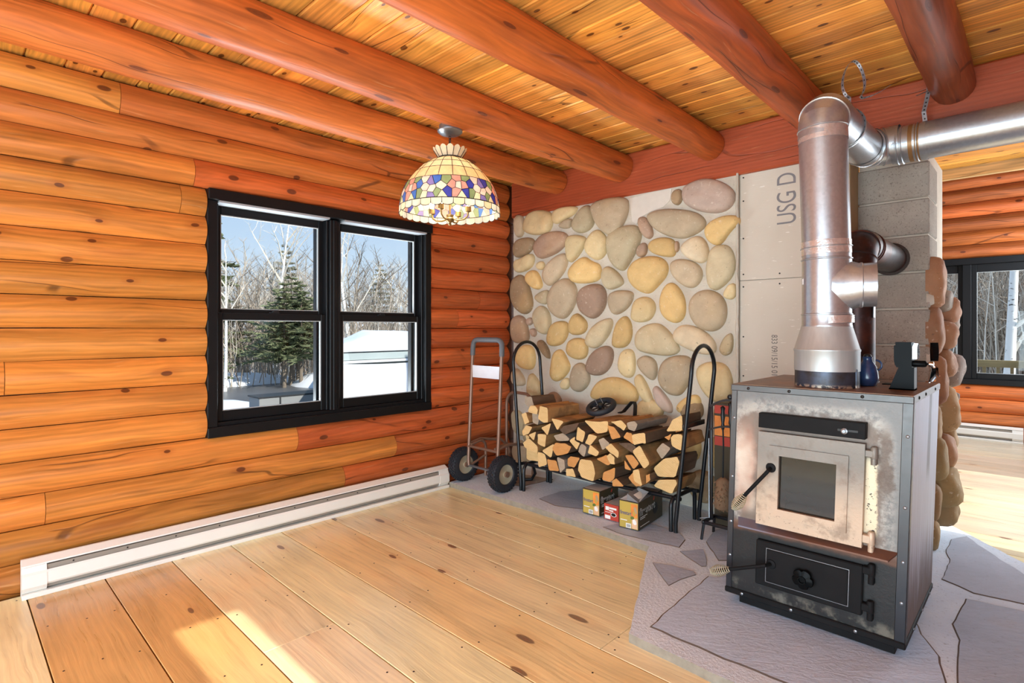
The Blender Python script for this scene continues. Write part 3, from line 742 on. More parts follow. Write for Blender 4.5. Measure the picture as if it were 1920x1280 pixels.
for i, (y, z, w, h, d, c) in enumerate(side):
    mesh_obj('river_stone', stone_mesh(blob(y, z, w, h, rs.uniform(-.12, .12), rs), d, lambda a, b, hh: (2.99 + hh, a, b), i + 200, back=-.01), 'river_stone', chimney, 60, (2.99, y, z), jit(SC2[c], .06, rs))
mb = MB()
for i in range(14): mb.lathe([(.001, -.01), (.05, 0), (.035, .03), (.001, .035)], (2.985, .24 + .02 * (i % 3), .1 + i * .11), (1, 0, 0), 9)
mesh_obj('mortar_lumps', mb, 'mortar', chimney, 60)

# ------------------------------------------------------------------ floor
YS = [-.603, -.903, -1.202, -1.491, -1.761, -2.093, -2.386, -2.685, -2.979, -3.273, -3.57, -3.86, -4.15, -4.45, -4.74, -5.04, -5.33, -5.62, -5.98]
floor = structure('floor', MB().box(-.09, 4.1, -6, 4.75, -.06, -.021), 'dark_header_wood', col=(60, 36, 20))
rf = random.Random(5); nails = MB()
ys = list(YS)[::-1] + [-.31, -.02, .272, .565, .86, 1.20, 1.54, 1.83, 2.12, 2.41, 2.70, 2.99, 3.28, 3.58, 3.87, 4.16, 4.46, 4.74]
PB = {6: 1.28, 5: 2.9, 9: 3.4, 3: 2.2, 11: 2.0}
for i, (y0, y1) in enumerate(zip(ys[:-1], ys[1:])):
    k = len(YS) - 2 - i
    cuts = [0.0] + ([PB[k]] if k in PB else []) + [4.09]
    for a0, a1 in zip(cuts[:-1], cuts[1:]):
        c = jit((244, 228, 180), .04, rf)
        if k == 4: c = (240, 212, 154)
        if k in (7, 8) and a0 < 1: c = (218, 174, 112)
        if y0 > .8: c = jit((214, 200, 172), .04, rf)
        mesh_obj('floor_plank', MB().box(a0 + .001, a1 - .001, y0 + .0024, y1 - .0024, -.021, 0, .0018), 'floor_wood', floor, None, (a0, (y0 + y1) / 2, 0), c)
        for xx in [a0 + .03] + [a0 + .45 * j for j in range(1, int((a1 - a0) / .45) + 1)] + [a1 - .03]:
            for yy in (y0 + .035, (y0 + y1) / 2 + rf.uniform(-.03, .03), y1 - .035):
                if yy < 0 and rf.random() < .8: nails.lathe([(.0042, 0), (.0042, .0006)], (xx + rf.uniform(-.03, .03), yy, 0), (0, 0, 1), 6)
mesh_obj('nail_heads', nails, 'screw_dark', floor, kind='stuff')

# ------------------------------------------------------------------ ceiling boards and log joists
ceiling = structure('ceiling', MB().box(-.1, 4.22, -6.1, 2.22, 2.585, 2.64), 'dark_header_wood', col=(80, 44, 20))
rc = random.Random(9); y = 2.2; 
while y > -6:
    y0 = max(-6, y - .152)
    mesh_obj('ceiling_board', MB().box(-.09, 4.09, y0 + .0012, y - .0012, 2.56, 2.585, .007), 'ceiling_wood', ceiling, None, (rc.uniform(-.4, .0), y0, 2.56), jit((232, 158, 72), .10, rc))
    y -= .152
structure('roof', MB().box(-.2, 4.3, 2.1, 4.9, 3.85, 3.95), 'dark_header_wood', col=(150, 90, 50))
structure('trim_1', MB().box(1.0, 4.09, 2.2, 2.24, 2.475, 2.64, .004), 'pale_wood', col=(226, 184, 126), origin=(1, 2.2, 2.475), label='pale new board edging the ceiling of the next room')
BEAM = [(.556, 2.461, .099), (1.167, 2.455, .107), (1.858, 2.463, .098), (2.513, 2.458, .103), (3.119, 2.470, .090), (3.74, 2.46, .1)]
BL = ['log ceiling joist nearest the window wall', 'log ceiling joist that carries the stained glass lamp', 'log ceiling joist above the middle of the stone wall', 'log ceiling joist ending behind the duct elbow', 'log ceiling joist above the horizontal duct with a shiny underside', 'log ceiling joist beyond the duct, near the glass door side']
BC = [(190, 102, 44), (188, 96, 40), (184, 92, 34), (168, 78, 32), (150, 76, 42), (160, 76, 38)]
for i, (bx, bz, R) in enumerate(BEAM):
    mb = MB(); n = 22; vs = []; L = 60; y1 = -.012; y0 = -5.98
    for j in range(L + 1):
        y = y0 + (y1 - y0) * j / L
        for k in range(n):
            t = 2 * pi * k / n
            r = R * (1 + .06 * mnoise.noise(Vector((cos(t) * .8, y * 1.1, sin(t) * .8 + i * 7))) + .05 * mnoise.noise(Vector((cos(t) * 2, y * 3.2, sin(t) * 2 + i * 11))))
            if j == L: r *= .985
            vs.append((bx + .006 * mnoise.noise(Vector((y, i, 0))) + r * cos(t), y, min(2.56, bz + r * sin(t))))
    fs = [tuple(range(n)), tuple(L * n + k for k in range(n))]
    for j in range(L):
        for k in range(n): fs.append((j * n + k, j * n + (k + 1) % n, (j + 1) * n + (k + 1) % n, (j + 1) * n + k))
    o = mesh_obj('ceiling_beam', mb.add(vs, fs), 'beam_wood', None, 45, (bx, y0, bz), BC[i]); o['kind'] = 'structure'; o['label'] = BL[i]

# ------------------------------------------------------------------ hearth
HZ = .036
HP = [(.055, -.755), (.50, -.748), (.94, -.742), (1.40, -.765), (1.86, -.802), (1.93, -.96), (2.10, -1.31), (2.256, -1.642), (2.60, -1.657), (4.05, -1.66), (4.05, -.45), (3.373, .356), (3.009, .826), (2.9, .9), (2.64, .9), (2.64, .02), (.04, .02)]
def rough(poly, step, amp, seed):
    out = []
    for i in range(len(poly)):
        a, b = Vector(poly[i]), Vector(poly[(i + 1) % len(poly)]); n = max(1, int((b - a).length / step))
        for j in range(n):
            p = a.lerp(b, j / n); q = amp * mnoise.noise(Vector((p.x * 11, p.y * 11, seed))); d = (b - a).normalized(); out.append((p.x - d.y * q, p.y + d.x * q))
    return out
hp = rough(HP, .05, .006, 1)
hearth = mesh_obj('hearth', MB().prism(hp, lambda a, b, h: (a, b, h), .0, HZ, 0, 1), None, mats=['hearth_edge', 'hearth_concrete']); hearth['kind'] = 'structure'; hearth['label'] = 'raised grey concrete hearth slab with flagstones'
FL = [([(1.986, -.984), (2.08, -.95), (2.189, -.933), (2.213, -.962), (2.18, -1.064), (2.172, -1.162), (2.07, -1.07)], (170, 182, 202)),
      ([(2.021, -.751), (2.098, -.635), (2.152, -.714), (2.208, -.836), (2.19, -.854), (2.105, -.807)], (168, 180, 200)),
      ([(2.29, -1.545), (2.27, -1.2), (2.262, -.935), (2.294, -.915), (2.45, -.62), (2.9, -.5), (3.06, -.72), (3.10, -.843), (3.171, -.984), (3.215, -1.183), (3.24, -1.56), (2.87, -1.54), (2.6, -1.55), (2.45, -1.548)], (190, 208, 232)),
      ([(1.502, -.733), (1.56, -.56), (1.62, -.47), (1.893, -.502), (1.96, -.575), (1.993, -.705), (1.668, -.755)], (170, 184, 204)),
      ([(.848, -.582), (.852, -.345), (.948, -.176), (1.05, -.3), (1.216, -.55), (1.03, -.622)], (164, 176, 194)),
      ([(3.194, -.348), (3.395, -.311), (3.9, -.45), (3.98, -1.2), (3.5, -1.5), (3.26, -1.45), (3.236, -1.146), (3.214, -.956), (3.209, -.792), (3.176, -.661)], (166, 178, 196)),
      ([(3.06, .29), (3.06, .5), (3.12, .62), (3.18, .5), (3.34, .23), (3.45, .05), (3.75, -.28), (3.394, -.238), (3.215, -.258), (3.09, -.182), (3.095, .085)], (170, 180, 196)),
      ([(2.02, -.30), (2.06, -.52), (2.22, -.72), (2.36, -.60), (2.40, -.2), (2.1, -.1)], (166, 178, 196)),
      ([(1.15, -.15), (1.28, -.4), (1.5, -.45), (1.52, -.12)], (142, 140, 142)), ([(.2, -.2), (.25, -.5), (.55, -.45), (.6, -.12)], (150, 140, 132))]
rh = random.Random(4)
for i, (p, c) in enumerate(FL):
    q = rough(p, .05, .008, i + 3)
    cx = sum(a for a, b in q) / len(q); cy = sum(b for a, b in q) / len(q)
    mb = MB(); qs = [(cx + (a - cx) * .985, cy + (b - cy) * .985) for a, b in q]
    n = len(q); vs = [(a, b, HZ - .01) for a, b in q] + [(a, b, HZ + .001) for a, b in q] + [(a, b, HZ + .004) for a, b in qs]
    mb.add(vs, [(k, (k + 1) % n, n + (k + 1) % n, n + k) for k in range(n)] + [(n + k, n + (k + 1) % n, 2 * n + (k + 1) % n, 2 * n + k) for k in range(n)] + [tuple(2 * n + k for k in range(n)), tuple(range(n))])
    mb.mi = [1] * (2 * n) + [0, 0]
    mesh_obj('flagstone', mb, None, hearth, None, (cx, cy, HZ), c, mats=['flagstone', 'flagstone_edge'])
# ------------------------------------------------------------------ windows
def ring_frame(mb, a0, a1, z0, z1, wl, wr, wb, wt, d0, d1, ax, c=.003, mi=0):
    def bx(p0, p1, q0, q1):
        if ax == 1: mb.box(min(d0, d1), max(d0, d1), p0, p1, q0, q1, c, mi)
        else: mb.box(p0, p1, min(d0, d1), max(d0, d1), q0, q1, c, mi)
    bx(a0, a0 + wl, z0, z1); bx(a1 - wr, a1, z0, z1); bx(a0 + wl, a1 - wr, z0, z0 + wb); bx(a0 + wl, a1 - wr, z1 - wt, z1)
    return mb
def sash(parent, ax, a0, a1, z0, z1, w, wb, wt, d0, d1, lock=None):
    o = mesh_obj('sash', ring_frame(MB(), a0, a1, z0, z1, w, w, wb, wt, d0, d1, ax), 'black_frame', parent, None, ((d0, a0, z0) if ax == 1 else (a0, d0, z0)))
    dm = (d0 + d1) / 2; s = 1 if d1 > d0 else -1
    mesh_obj('glazing_bead', ring_frame(MB(), a0 + w - .001, a1 - w + .001, z0 + wb - .001, z1 - wt + .001, .005, .005, .005, .005, dm - s * .004, dm + s * .012, ax, 0), 'glazing_bead', o)  # bead in a pale colour that paints the highlight line round the pane
    p0, p1, q0, q1 = a0 + w, a1 - w, z0 + wb, z1 - wt
    mesh_obj('pane', MB().box(dm - .002, dm + .002, p0, p1, q0, q1) if ax == 1 else MB().box(p0, p1, dm - .002, dm + .002, q0, q1), 'pane_glass', o)
    if lock:
        m = (a0 + a1) / 2
        L = MB().box(d1 - .03, d1 - .006, m - .03, m + .03, z1, z1 + .008, .002).box(d1 - .024, d1 - .010, m - .012, m + .03, z1 + .008, z1 + .016, .003) if ax == 1 else MB().box(m - .03, m + .03, d1 + .006, d1 + .03, z1, z1 + .008, .002)
        mesh_obj('sash_lock', L, 'black_plastic', o)
    return o
mb = MB()
mb.box(-.15, .012, WY0 + .002, WY1 - .002, 1.997, WZ1 - .002, .004)
mb.box(-.15, -.012, WY0 + .002, WY0 + .057, .68, 1.997, .003); mb.box(-.15, -.012, WY1 - .057, WY1 - .002, .68, 1.997, .003)
mb.box(-.15, -.004, WY0 + .002, WY1 - .002, WZ0 + .002, .68, .004); mb.box(-.15, -.034, WY0 + .05, WY1 - .05, .675, .702, .003)
win = structure('window_1', mb, 'black_frame', origin=(0, -1.68, WZ0))
mesh_obj('mullion', MB().box(-.15, -.024, -1.722, -1.650, .70, 1.99, .004).box(-.05, -.018, -1.700, -1.672, .70, 1.99, .003), 'black_frame', win)
mesh_obj('head_strip', MB().box(-.10, .008, WY0 + .06, -1.74, 1.985, 1.9965).box(-.10, .008, -1.63, WY1 - .06, 1.985, 1.9965), 'grey_jamb_strip', win)  # light caught under the head board, painted as a grey strip
for a0, a1 in ((-2.432, -1.722), (-1.650, -.930)):
    sash(win, 1, a0, a1, 1.325, 1.987, .046, .046, .052, -.128, -.098)
    sash(win, 1, a0, a1, .702, 1.348, .046, .062, .044, -.094, -.062, lock=True)
    for e in (a0, a1 - .016): mesh_obj('jamb_liner', MB().box(-.15, -.045, e, e + .016, .702, 1.987, .003), 'black_frame', win)
    mesh_obj('storm_frame', ring_frame(MB(), a0 - .02, a1 + .02, .67, 2.02, .05, .05, .06, .06, -.21, -.165, 1), 'black_frame', win)
mb = MB(); f = FY - .0
mb.box(VX0, VX1, f - .012, f + .13, 1.99, VZ1, .004); mb.box(VX0, VX0 + .06, f + .01, f + .13, .68, 1.99, .003); mb.box(VX1 - .06, VX1, f + .01, f + .13, .68, 1.99, .003); mb.box(VX0, VX1, f, f + .13, VZ0, .68, .004)
win2 = structure('window_2', mb, 'black_frame', origin=(3.2, FY, VZ0))
mesh_obj('mullion', MB().box(2.765, 2.845, f + .015, f + .13, .68, 1.99, .004), 'black_frame', win2)
sash(win2, 0, 2.26, 2.765, 1.30, 1.99, .045, .05, .09, f + .11, f + .075); sash(win2, 0, 2.26, 2.765, .68, 1.34, .045, .065, .05, f + .07, f + .04)
sash(win2, 0, 2.845, 3.94, .68, 1.99, .047, .065, .09, f + .09, f + .05)

# ------------------------------------------------------------------ baseboard heaters
def heater(name, label, ax, a0, a1, face, out, capw):
    t = thing(name, label, 'heater', ((face, (a0 + a1) / 2, 0) if ax == 1 else ((a0 + a1) / 2, face, 0)), 'baseboard heaters')
    def bx(mb, d0, d1, p0, p1, z0, z1, c=.002):
        u, v = sorted((face + out * d0, face + out * d1))
        return mb.box(u, v, p0, p1, z0, z1, c) if ax == 1 else mb.box(p0, p1, u, v, z0, z1, c)
    def slab(mb, quad, p0, p1):          # cross-section polygon swept along the wall
        n = len(quad); vs = []
        for p in (p0, p1):
            for d, z in quad: vs.append((face + out * d, p, z) if ax == 1 else (p, face + out * d, z))
        return mb.add(vs, [tuple(range(n)), tuple(n + k for k in range(n))] + [(k, (k + 1) % n, n + (k + 1) % n, n + k) for k in range(n)])
    m = MB(); bx(m, .001, .010, a0, a1, .004, .166); slab(m, [(.0, .170), (.012, .170), (.052, .150), (.052, .143), (.048, .143), (.010, .163)], a0, a1); bx(m, .001, .070, a0, a1, .0, .022)
    mesh_obj('housing', m, 'white_enamel', t)
    m = MB(); slab(m, [(.056, .112), (.060, .116), (.068, .106), (.068, .058), (.060, .048), (.056, .052), (.063, .060), (.063, .104)], a0 + capw * .9, a1 - capw * .9); mesh_obj('front_panel', m, 'white_enamel', t)
    m = MB(); bx(m, .012, .050, a0 + capw * .8, a1 - capw * .8, .03, .136); mesh_obj('heating_element', m, 'heater_grille', t)
    for p0, p1 in ((a0, a0 + capw), (a1 - capw, a1)):
        m = MB(); slab(m, [(.002, .150), (.050, .141), (.060, .116), (.0695, .106), (.0695, .050), (.050, .024), (.002, .024)], p0, p1); mesh_obj('end_cap', m, 'white_enamel', t)
    m = MB(); k = int((a1 - a0 - 2 * capw) / .22)
    for i in range(k):
        p = a0 + capw + .1 + i * .22; c = (face + out * .051, p, .126) if ax == 1 else (p, face + out * .051, .126)
        m.lathe([(.004, 0), (.003, .002)], c, ((out, 0, 0) if ax == 1 else (0, out, 0)), 8)
    mesh_obj('screws', m, 'screw_dark', t)
    return t
heater('baseboard_heater', 'long white electric baseboard heater under the double window', 1, -3.292, -.762, .002, 1, .09)
heater('baseboard_heater', 'white electric baseboard heater under the window of the next room', 0, 2.3, 3.285, FY - .002, -1, .09)

# ------------------------------------------------------------------ the wood stove
SX0, SX1, SY0, SY1 = 2.430, 3.082, -1.112, -.445
ST = thing('wood_stove', 'big worn black steel wood stove with a glass door and spring handles', 'stove', (2.756, -.78, HZ))
SO = (2.424, -1.12, 0)
def shear(v): return (v.x + .031 * (v.z - .095), v.y, v.z)
def sp(name, mb, mat, parent=ST, smooth=None, shr=True, **k):
    return mesh_obj(name, mb.xf(shear) if shr else mb, mat, parent, smooth, SO, **k)
m = MB().box(SX0 + .006, SX1 - .006, SY0 + .006, SY1, .10, .985); sp('body', m, 'stove_black')
sp('front_plate', MB().box(SX0 + .004, SX1 - .004, SY0 - .002, SY0 + .006, .105, .985), 'stove_front_worn')
sp('side_panel', MB().box(SX1 - .006, SX1 + .001, SY0 + .02, SY1, .105, .985), 'stove_side_worn'); sp('side_panel', MB().box(SX0 - .001, SX0 + .006, SY0 + .02, SY1, .105, .985), 'stove_black')
def screw(mb, x, y, z, d=(0, -1, 0), r=.0065): mb.lathe([(r, 0), (r, .002), (r * .55, .004)], (x, y, z), d, 8)
for x0, x1, yy in ((SX0 - .004, SX0 + .021, 'l'), (SX1 - .031, SX1 + .003, 'r')):
    o = sp('corner_trim', MB().box(x0, x1, SY0 - .006, SY0 + .002, .105, .985, .002).box((x0 if yy == 'l' else x1 - .004), (x0 + .004 if yy == 'l' else x1), SY0 + .002, SY0 + .03, .105, .985, .0015), 'stove_trim')
    s = MB(); 
    for z in (.86, .60, .40, .25): screw(s, (x0 + x1) / 2 + .002, SY0 - .006, z)
    sp('screws', s, 'steel_grey', o, 40)
o = sp('top_plate', MB().box(SX0 - .006, SX1 + .004, SY0 - .010, SY1 + .004, .979, 1.007, .003), 'stove_trim')
sp('top_sheet', MB().box(SX0 - .003, SX1 + .001, SY0 - .007, SY1 + .001, 1.0065, 1.0085), 'stove_top_worn', o)
s = MB(); [screw(s, x, SY0 - .010, .993) for x in (2.50, 2.665, 2.925)]; [screw(s, SX1 + .004, y, .994, (1, 0, 0)) for y in (-1.02, -.86, -.60)]; sp('screws', s, 'screw_dark', o, 40)
o = sp('bottom_trim', MB().box(SX0 - .006, SX1 + .006, SY0 - .012, SY1, .083, .108, .004), 'stove_black'); s = MB(); [screw(s, x, SY0 - .012, .096) for x in (2.50, 2.70, 2.93)]; [screw(s, SX1 + .006, y, .096, (1, 0, 0)) for y in (-.95, -.75, -.55)]; sp('screws', s, 'steel_grey', o, 40)
sp('plinth', MB().box(2.478, 3.052, -1.092, -.48, HZ + .0065, .084, .002), 'stove_black')
# air damper box over the door
o = sp('damper_box', MB().box(2.556, 2.945, SY0 - .036, SY0 - .001, .835, .897, .002), 'stove_black')
sp('slot', MB().box(2.852, 2.920, SY0 - .0368, SY0 - .03, .858, .866), 'print_black', o); sp('bolt', MB().lathe([(.0115, 0), (.0115, .006), (.006, .008), (.006, .014)], (2.876, SY0 - .037, .860), (0, -1, 0), 12), 'steel_grey', o, 40)
# fire door
D0 = SY0 - .004
door = sp('fire_door', ring_frame(MB(), 2.556, 2.944, .426, .818, .086, .086, .079, .090, D0 - .028, D0, 0, 0), 'stove_door_worn')
sp('door_frame', ring_frame(MB(), 2.603, 2.893, .470, .766, .040, .040, .036, .039, D0 - .036, D0 - .024, 0, 0), 'stove_door_worn', door)
sp('window_glass', MB().box(2.636, 2.862, D0 - .018, D0 - .014, .50, .733), 'smoked_stove_glass', door)
sp('firebox_back', MB().box(2.62, 2.88, D0 - .006, D0 - .002, .48, .75), 'print_black', door)
def hinge(parent, x, zt, zb, pin_to, mat):
    h = sp('hinge', MB().box(x - .012, x + .018, D0 - .026, D0 - .002, zb, zt, .003).lathe([(.0115, 0), (.0125, .002), (.0125, zt - zb + .012), (.009, zt - zb + .017)], (x + .016, D0 - .014, zb - .004), (0, 0, 1), 12), mat, parent, 40)
    sp('hinge_pin', MB().lathe([(.010, 0), (.010, zb - pin_to)], (x + .016, D0 - .014, pin_to), (0, 0, 1), 10).box(x + .006, x + .026, D0 - .014, SY0, pin_to, pin_to + .02, .002), mat, h, 40)
hinge(door, 2.955, .797, .770, .742, 'stove_door_worn'); hinge(door, 2.955, .478, .446, .415, 'stove_door_worn')
def spring(a, b, turns=11):
    a, b = Vector(a), Vector(b); ax = (b - a).normalized(); u = ax.orthogonal().normalized(); v = ax.cross(u); L = (b - a).length; pts = []
    n = turns * 10
    for i in range(n + 1):
        t = i / n; r = .0095 + .0135 * sin(pi * min(1, max(0, t * 1.02)) ** 1.25) if t < .97 else .008
        w = 2 * pi * turns * t; pts.append(a + ax * L * t + (u * cos(w) + v * sin(w)) * r)
    return MB().tube(pts, .0020, 5)
def handle(parent, piv, elbow, s0, s1):
    h = sp('handle', MB().tube([piv, elbow, s0, Vector(s0).lerp(Vector(s1), .9)], .0075, 10).lathe([(.020, -.004), (.021, .002), (.018, .008), (.009, .010)], piv, (0, -1, 0), 20), 'stove_black', parent, 40, False)
    sp('spring_grip', spring(s0, s1), 'brass_wire', h, 60, False)
handle(door, (2.631, D0 - .032, .673), (2.634, -1.190, .668), (2.545, -1.2, .554), (2.494, -1.2, .482))
# ash lip
sp('ash_lip', MB().add([(2.47, SY0, .428), (3.055, SY0, .432), (3.03, SY0 - .040, .405), (2.485, SY0 - .040, .402), (2.47, SY0, .422), (3.055, SY0, .426), (3.03, SY0 - .040, .399), (2.485, SY0 - .040, .396)], [(0, 1, 2, 3), (7, 6, 5, 4), (0, 3, 7, 4), (3, 2, 6, 7), (2, 1, 5, 6), (1, 0, 4, 5)]), 'lip_steel')
# ash door
ash = sp('ash_door', MB().box(2.558, 2.950, D0 - .020, D0, .166, .356, .004), 'stove_black')
sp('raised_panel', MB().box(2.602, 2.904, D0 - .026, D0 - .018, .189, .328, .004), 'stove_black', ash); mesh_obj
sp('edge_line', ring_frame(MB(), 2.600, 2.906, .187, .330, .0022, .0022, .0022, .0022, D0 - .0225, D0 - .018, 0, 0), 'steel_grey', ash)
hinge(ash, 2.960, .358, .330, .295, 'stove_black'); hinge(ash, 2.960, .218, .190, .158, 'stove_black')
handle(ash, (2.628, D0 - .022, .268), (2.622, -1.19, .276), (2.478, -1.2, .22), (2.393, -1.2, .185))
k = MB(); kc = Vector((2.756, D0 - .026, .252)); n = 30; vs = []; prof = [(.010, 0, 0), (.012, .012, 0), (.038, .014, 1), (.041, .020, 1), (.038, .027, 1), (.016, .033, 0), (.015, .037, 0), (.011, .037, 0), (.010, .030, 0), (.0005, .030, 0)]
for r, h, w in prof:
    for i in range(n):
        t = 2 * pi * i / n; q = r * (1 - w * .20 * max(0, cos(5 * t)) ** 2) ; vs.append((kc.x + q * cos(t + .4), kc.y - h, kc.z + q * sin(t + .4)))
k.add(vs, [(a * n + i, a * n + (i + 1) % n, (a + 1) * n + (i + 1) % n, (a + 1) * n + i) for a in range(len(prof) - 1) for i in range(n)])
sp('draft_knob', k, 'carbon_black', ash, 35, False)
# flue collar riveted on top
o = sp('flue_collar', MB().lathe([(.121, 0), (.121, .080), (.1195, .081), (.1195, 0)], (2.782, -.93, 1.0075), (0, 0, 1), 40), 'collar_steel', ST, 40, False)
sp('seam', MB().box(2.893, 2.903, -.966, -.95, 1.0085, 1.086, .002), 'collar_steel', o, None, False)

# ------------------------------------------------------------------ galvanised duct
DU = thing('galvanised_duct', 'shiny galvanised duct rising from the stove and turning along the ceiling', 'duct', (2.782, -.93, 1.09))
PX, PY = 2.782, -.93
def dp(name, mb, mat='galvanised', sm=40): return mesh_obj(name, mb, mat, DU, sm)
dp('reducer', MB().lathe([(.1235, 1.075), (.1235, 1.155), (.1255, 1.158), (.1255, 1.164), (.122, 1.168), (.0955, 1.262)], (PX, PY, 0), n=40, cap=False), 'brushed_zinc')
dp('lower_collar', MB().lathe([(.0945, 1.255), (.0965, 1.262), (.0945, 1.268), (.0945, 1.316)], (PX, PY, 0), n=40, cap=False))
def ring(name, c, ax, r, w=.0045): dp(name, MB().lathe([(r, -w), (r + .004, -w * .4), (r + .004, w * .4), (r, w)], c, ax, 40), 'galvanised')
# tapered tee
m = MB(); m.lathe([(.0935, 1.31), (.0935, 1.545)], (PX, PY, 0), n=40, cap=False)
ba = Vector((.972, .236, 0)).normalized(); bs = Vector((0, 0, 1)); bt = ba.cross(bs); bc = Vector((PX, PY, 1.432)); n = 32; vs = []
for dist, hz, hy in ((.02, .118, .0930), (.06, .112, .0925), (.118, .092, .0885), (.122, .094, .0905), (.128, .094, .0905), (.131, .0905, .087), (.178, .0905, .087), (.178, .080, .077), (.172, .078, .075), (.172, .001, .001)):
    for i in range(n):
        t = 2 * pi * i / n; vs.append(bc + ba * dist + bs * (hz * sin(t)) + bt * (hy * cos(t)))
m.add(vs, [(a * n + i, a * n + (i + 1) % n, (a + 1) * n + (i + 1) % n, (a + 1) * n + i) for a in range(9) for i in range(n)])
dp('tapered_tee', m)
dp('sticker', MB().add([(PX - .0945 * .86 , PY - .0945 * .53, 1.44), (PX - .0945 * .74, PY - .0945 * .69, 1.44), (PX - .0945 * .74, PY - .0945 * .69, 1.465), (PX - .0945 * .86, PY - .0945 * .53, 1.465)], [(0, 1, 2, 3)]), 'white_label')
ring('seam_ring', (PX, PY, 1.545), (0, 0, 1), .0935); ring('seam_ring', (PX, PY, 1.312), (0, 0, 1), .0935)
T0, T1 = Vector((PX, PY, 1.545)), Vector((2.768, -.936, 2.10))
dp('riser_pipe', MB().tube([T0, T1], .0925, 40, cap=False))
def along(z): return T0.lerp(T1, (z - T0.z) / (T1.z - T0.z))
def tape(z0, z1, r=.0942): dp('foil_tape', MB().tube([along(z0), along(z1)], r, 40, cap=False), 'foil_tape')
tape(1.565, 1.622); tape(2.045, 2.095, .0945); tape(1.275, 1.306, .0955)
ring('seam_ring', along(1.595), (T1 - T0), .0940, .003); ring('seam_ring', along(2.10), (T1 - T0), .0935)
EZ = 2.178
el = [Vector((2.768, -.936 + .085 - .085 * cos(t), 2.095 + .083 * sin(t))) for t in [i * pi / 8 for i in range(5)]]
dp('elbow', MB().tube([el[0] - Vector((0, 0, .03)), el[0], el[0].lerp(el[1], .5), el[1], el[2], el[3], el[4], el[4] + Vector((0, .03, 0))], .0945, 40, cap=False), sm=15)
ring('seam_ring', el[2], (el[3] - el[1]), .0945, .003)
dp('cross_pipe', MB().tube([(2.768, -.84, EZ), (2.768, -.215, 2.196)], .092, 40, cap=False)); ring('seam_ring', (2.768, -.60, 2.186), (0, 1, 0), .092, .004)
e2 = [Vector((2.768 + .115 - .115 * cos(t), -.215 + .115 * sin(t), 2.196 + .004 * i)) for i, t in enumerate([i * pi / 8 for i in range(5)])]
dp('elbow', MB().tube([(2.768, -.235, 2.196)] + e2 + [e2[-1] + Vector((.03, 0, 0))], .0945, 40, cap=False), sm=15)
for q in (1, 2, 3): ring('seam_ring', e2[q], e2[q + 1] - e2[q - 1], .0945, .003)
dp('long_pipe', MB().tube([(2.88, -.1, 2.2), (4.095, -.1, 2.206)], .0925, 40, cap=False))
for x, r in ((2.905, .0945), (2.925, .0945), (2.99, .0935)): ring('seam_ring', (x, -.1, 2.2), (1, 0, 0), r, .004)
for x in (2.955, 2.982): dp('brown_tape', MB().tube([(x, -.1, 2.2), (x + .018, -.1, 2.2)], .0932, 40, cap=False), 'brown_tape')
dp('label_square', MB().add([(2.802, -.949, 2.150), (2.826, -.938, 2.150), (2.824, -.917, 2.184), (2.800, -.928, 2.186)], [(0, 1, 2, 3)]), 'brown_tape')

# perforated straps
def strap(name, label, pts, wd, holes=True, loops=()):
    m = MB().strip(pts, wd, .019, .0012)
    o = tag(mesh_obj(name, m, 'galvanised', None, None, pts[0]), label, 'strap')
    if holes:
        h = MB(); P = [Vector(p) for p in pts]; w = Vector(wd).normalized()
        for a, b in zip(P[:-1], P[1:]):
            k = max(1, int((b - a).length / .017))
            for i in range(k):
                p = a.lerp(b, (i + .5) / k); d = (b - a).normalized(); nn = d.cross(w).normalized()
                for s in (-1, 1): h.add([p + nn * s * .0009 + w * u * .0032 + d * v * .0038 for u, v in ((-1, -1), (1, -1), (1, 1), (-1, 1))], [(0, 1, 2, 3)])
        mesh_obj('holes', h, 'print_black', o, kind='stuff')
    return o
lp = [(3.017, -.1 + .0955 * sin(t), 2.2 + .0955 * cos(t)) for t in [pi * 2 * i / 28 for i in range(29)]]
o = strap('hanger_strap', 'perforated metal strap hanging the horizontal duct from the joist', [(3.017, -.105, 2.297), (3.012, -.108, 2.345), (3.022, -.10, 2.40), (3.030, -.095, 2.45), (3.033, -.09, 2.53)], (1, .25, 0))
mesh_obj('strap_loop', MB().strip(lp, (1, 0, 0), .019, .0012), 'galvanised', o, 40)
mesh_obj('nail', MB().tube([(3.05, -.10, 2.452), (2.985, -.135, 2.425)], .0022, 6), 'steel_grey', o)
cp = [(2.768 + .0935 * sin(t), -.62 , 2.186 + .0935 * cos(t)) for t in [i * pi / 10 for i in range(14, -1, -1)]]
loop = [Vector((2.815, -.62, 2.40)) + Vector((.036, .036, 0)) * (sin(t) * 1.0 + .12 * sin(2 * t)) + Vector((0, 0, .088)) * -cos(t) for t in [2 * pi * i / 22 for i in range(2, 22)]]
tail = [Vector((2.815, -.62, 2.312)) + Vector((.03 * i, .03 * i, .004 * i * i)) for i in range(1, 5)]
strap('loose_strap', 'loose end of perforated metal strap curling up above the duct elbow', [Vector(c) for c in cp] + [Vector((2.80, -.62, 2.295))] + loop[::-1] + tail, (.7, -.7, .1))

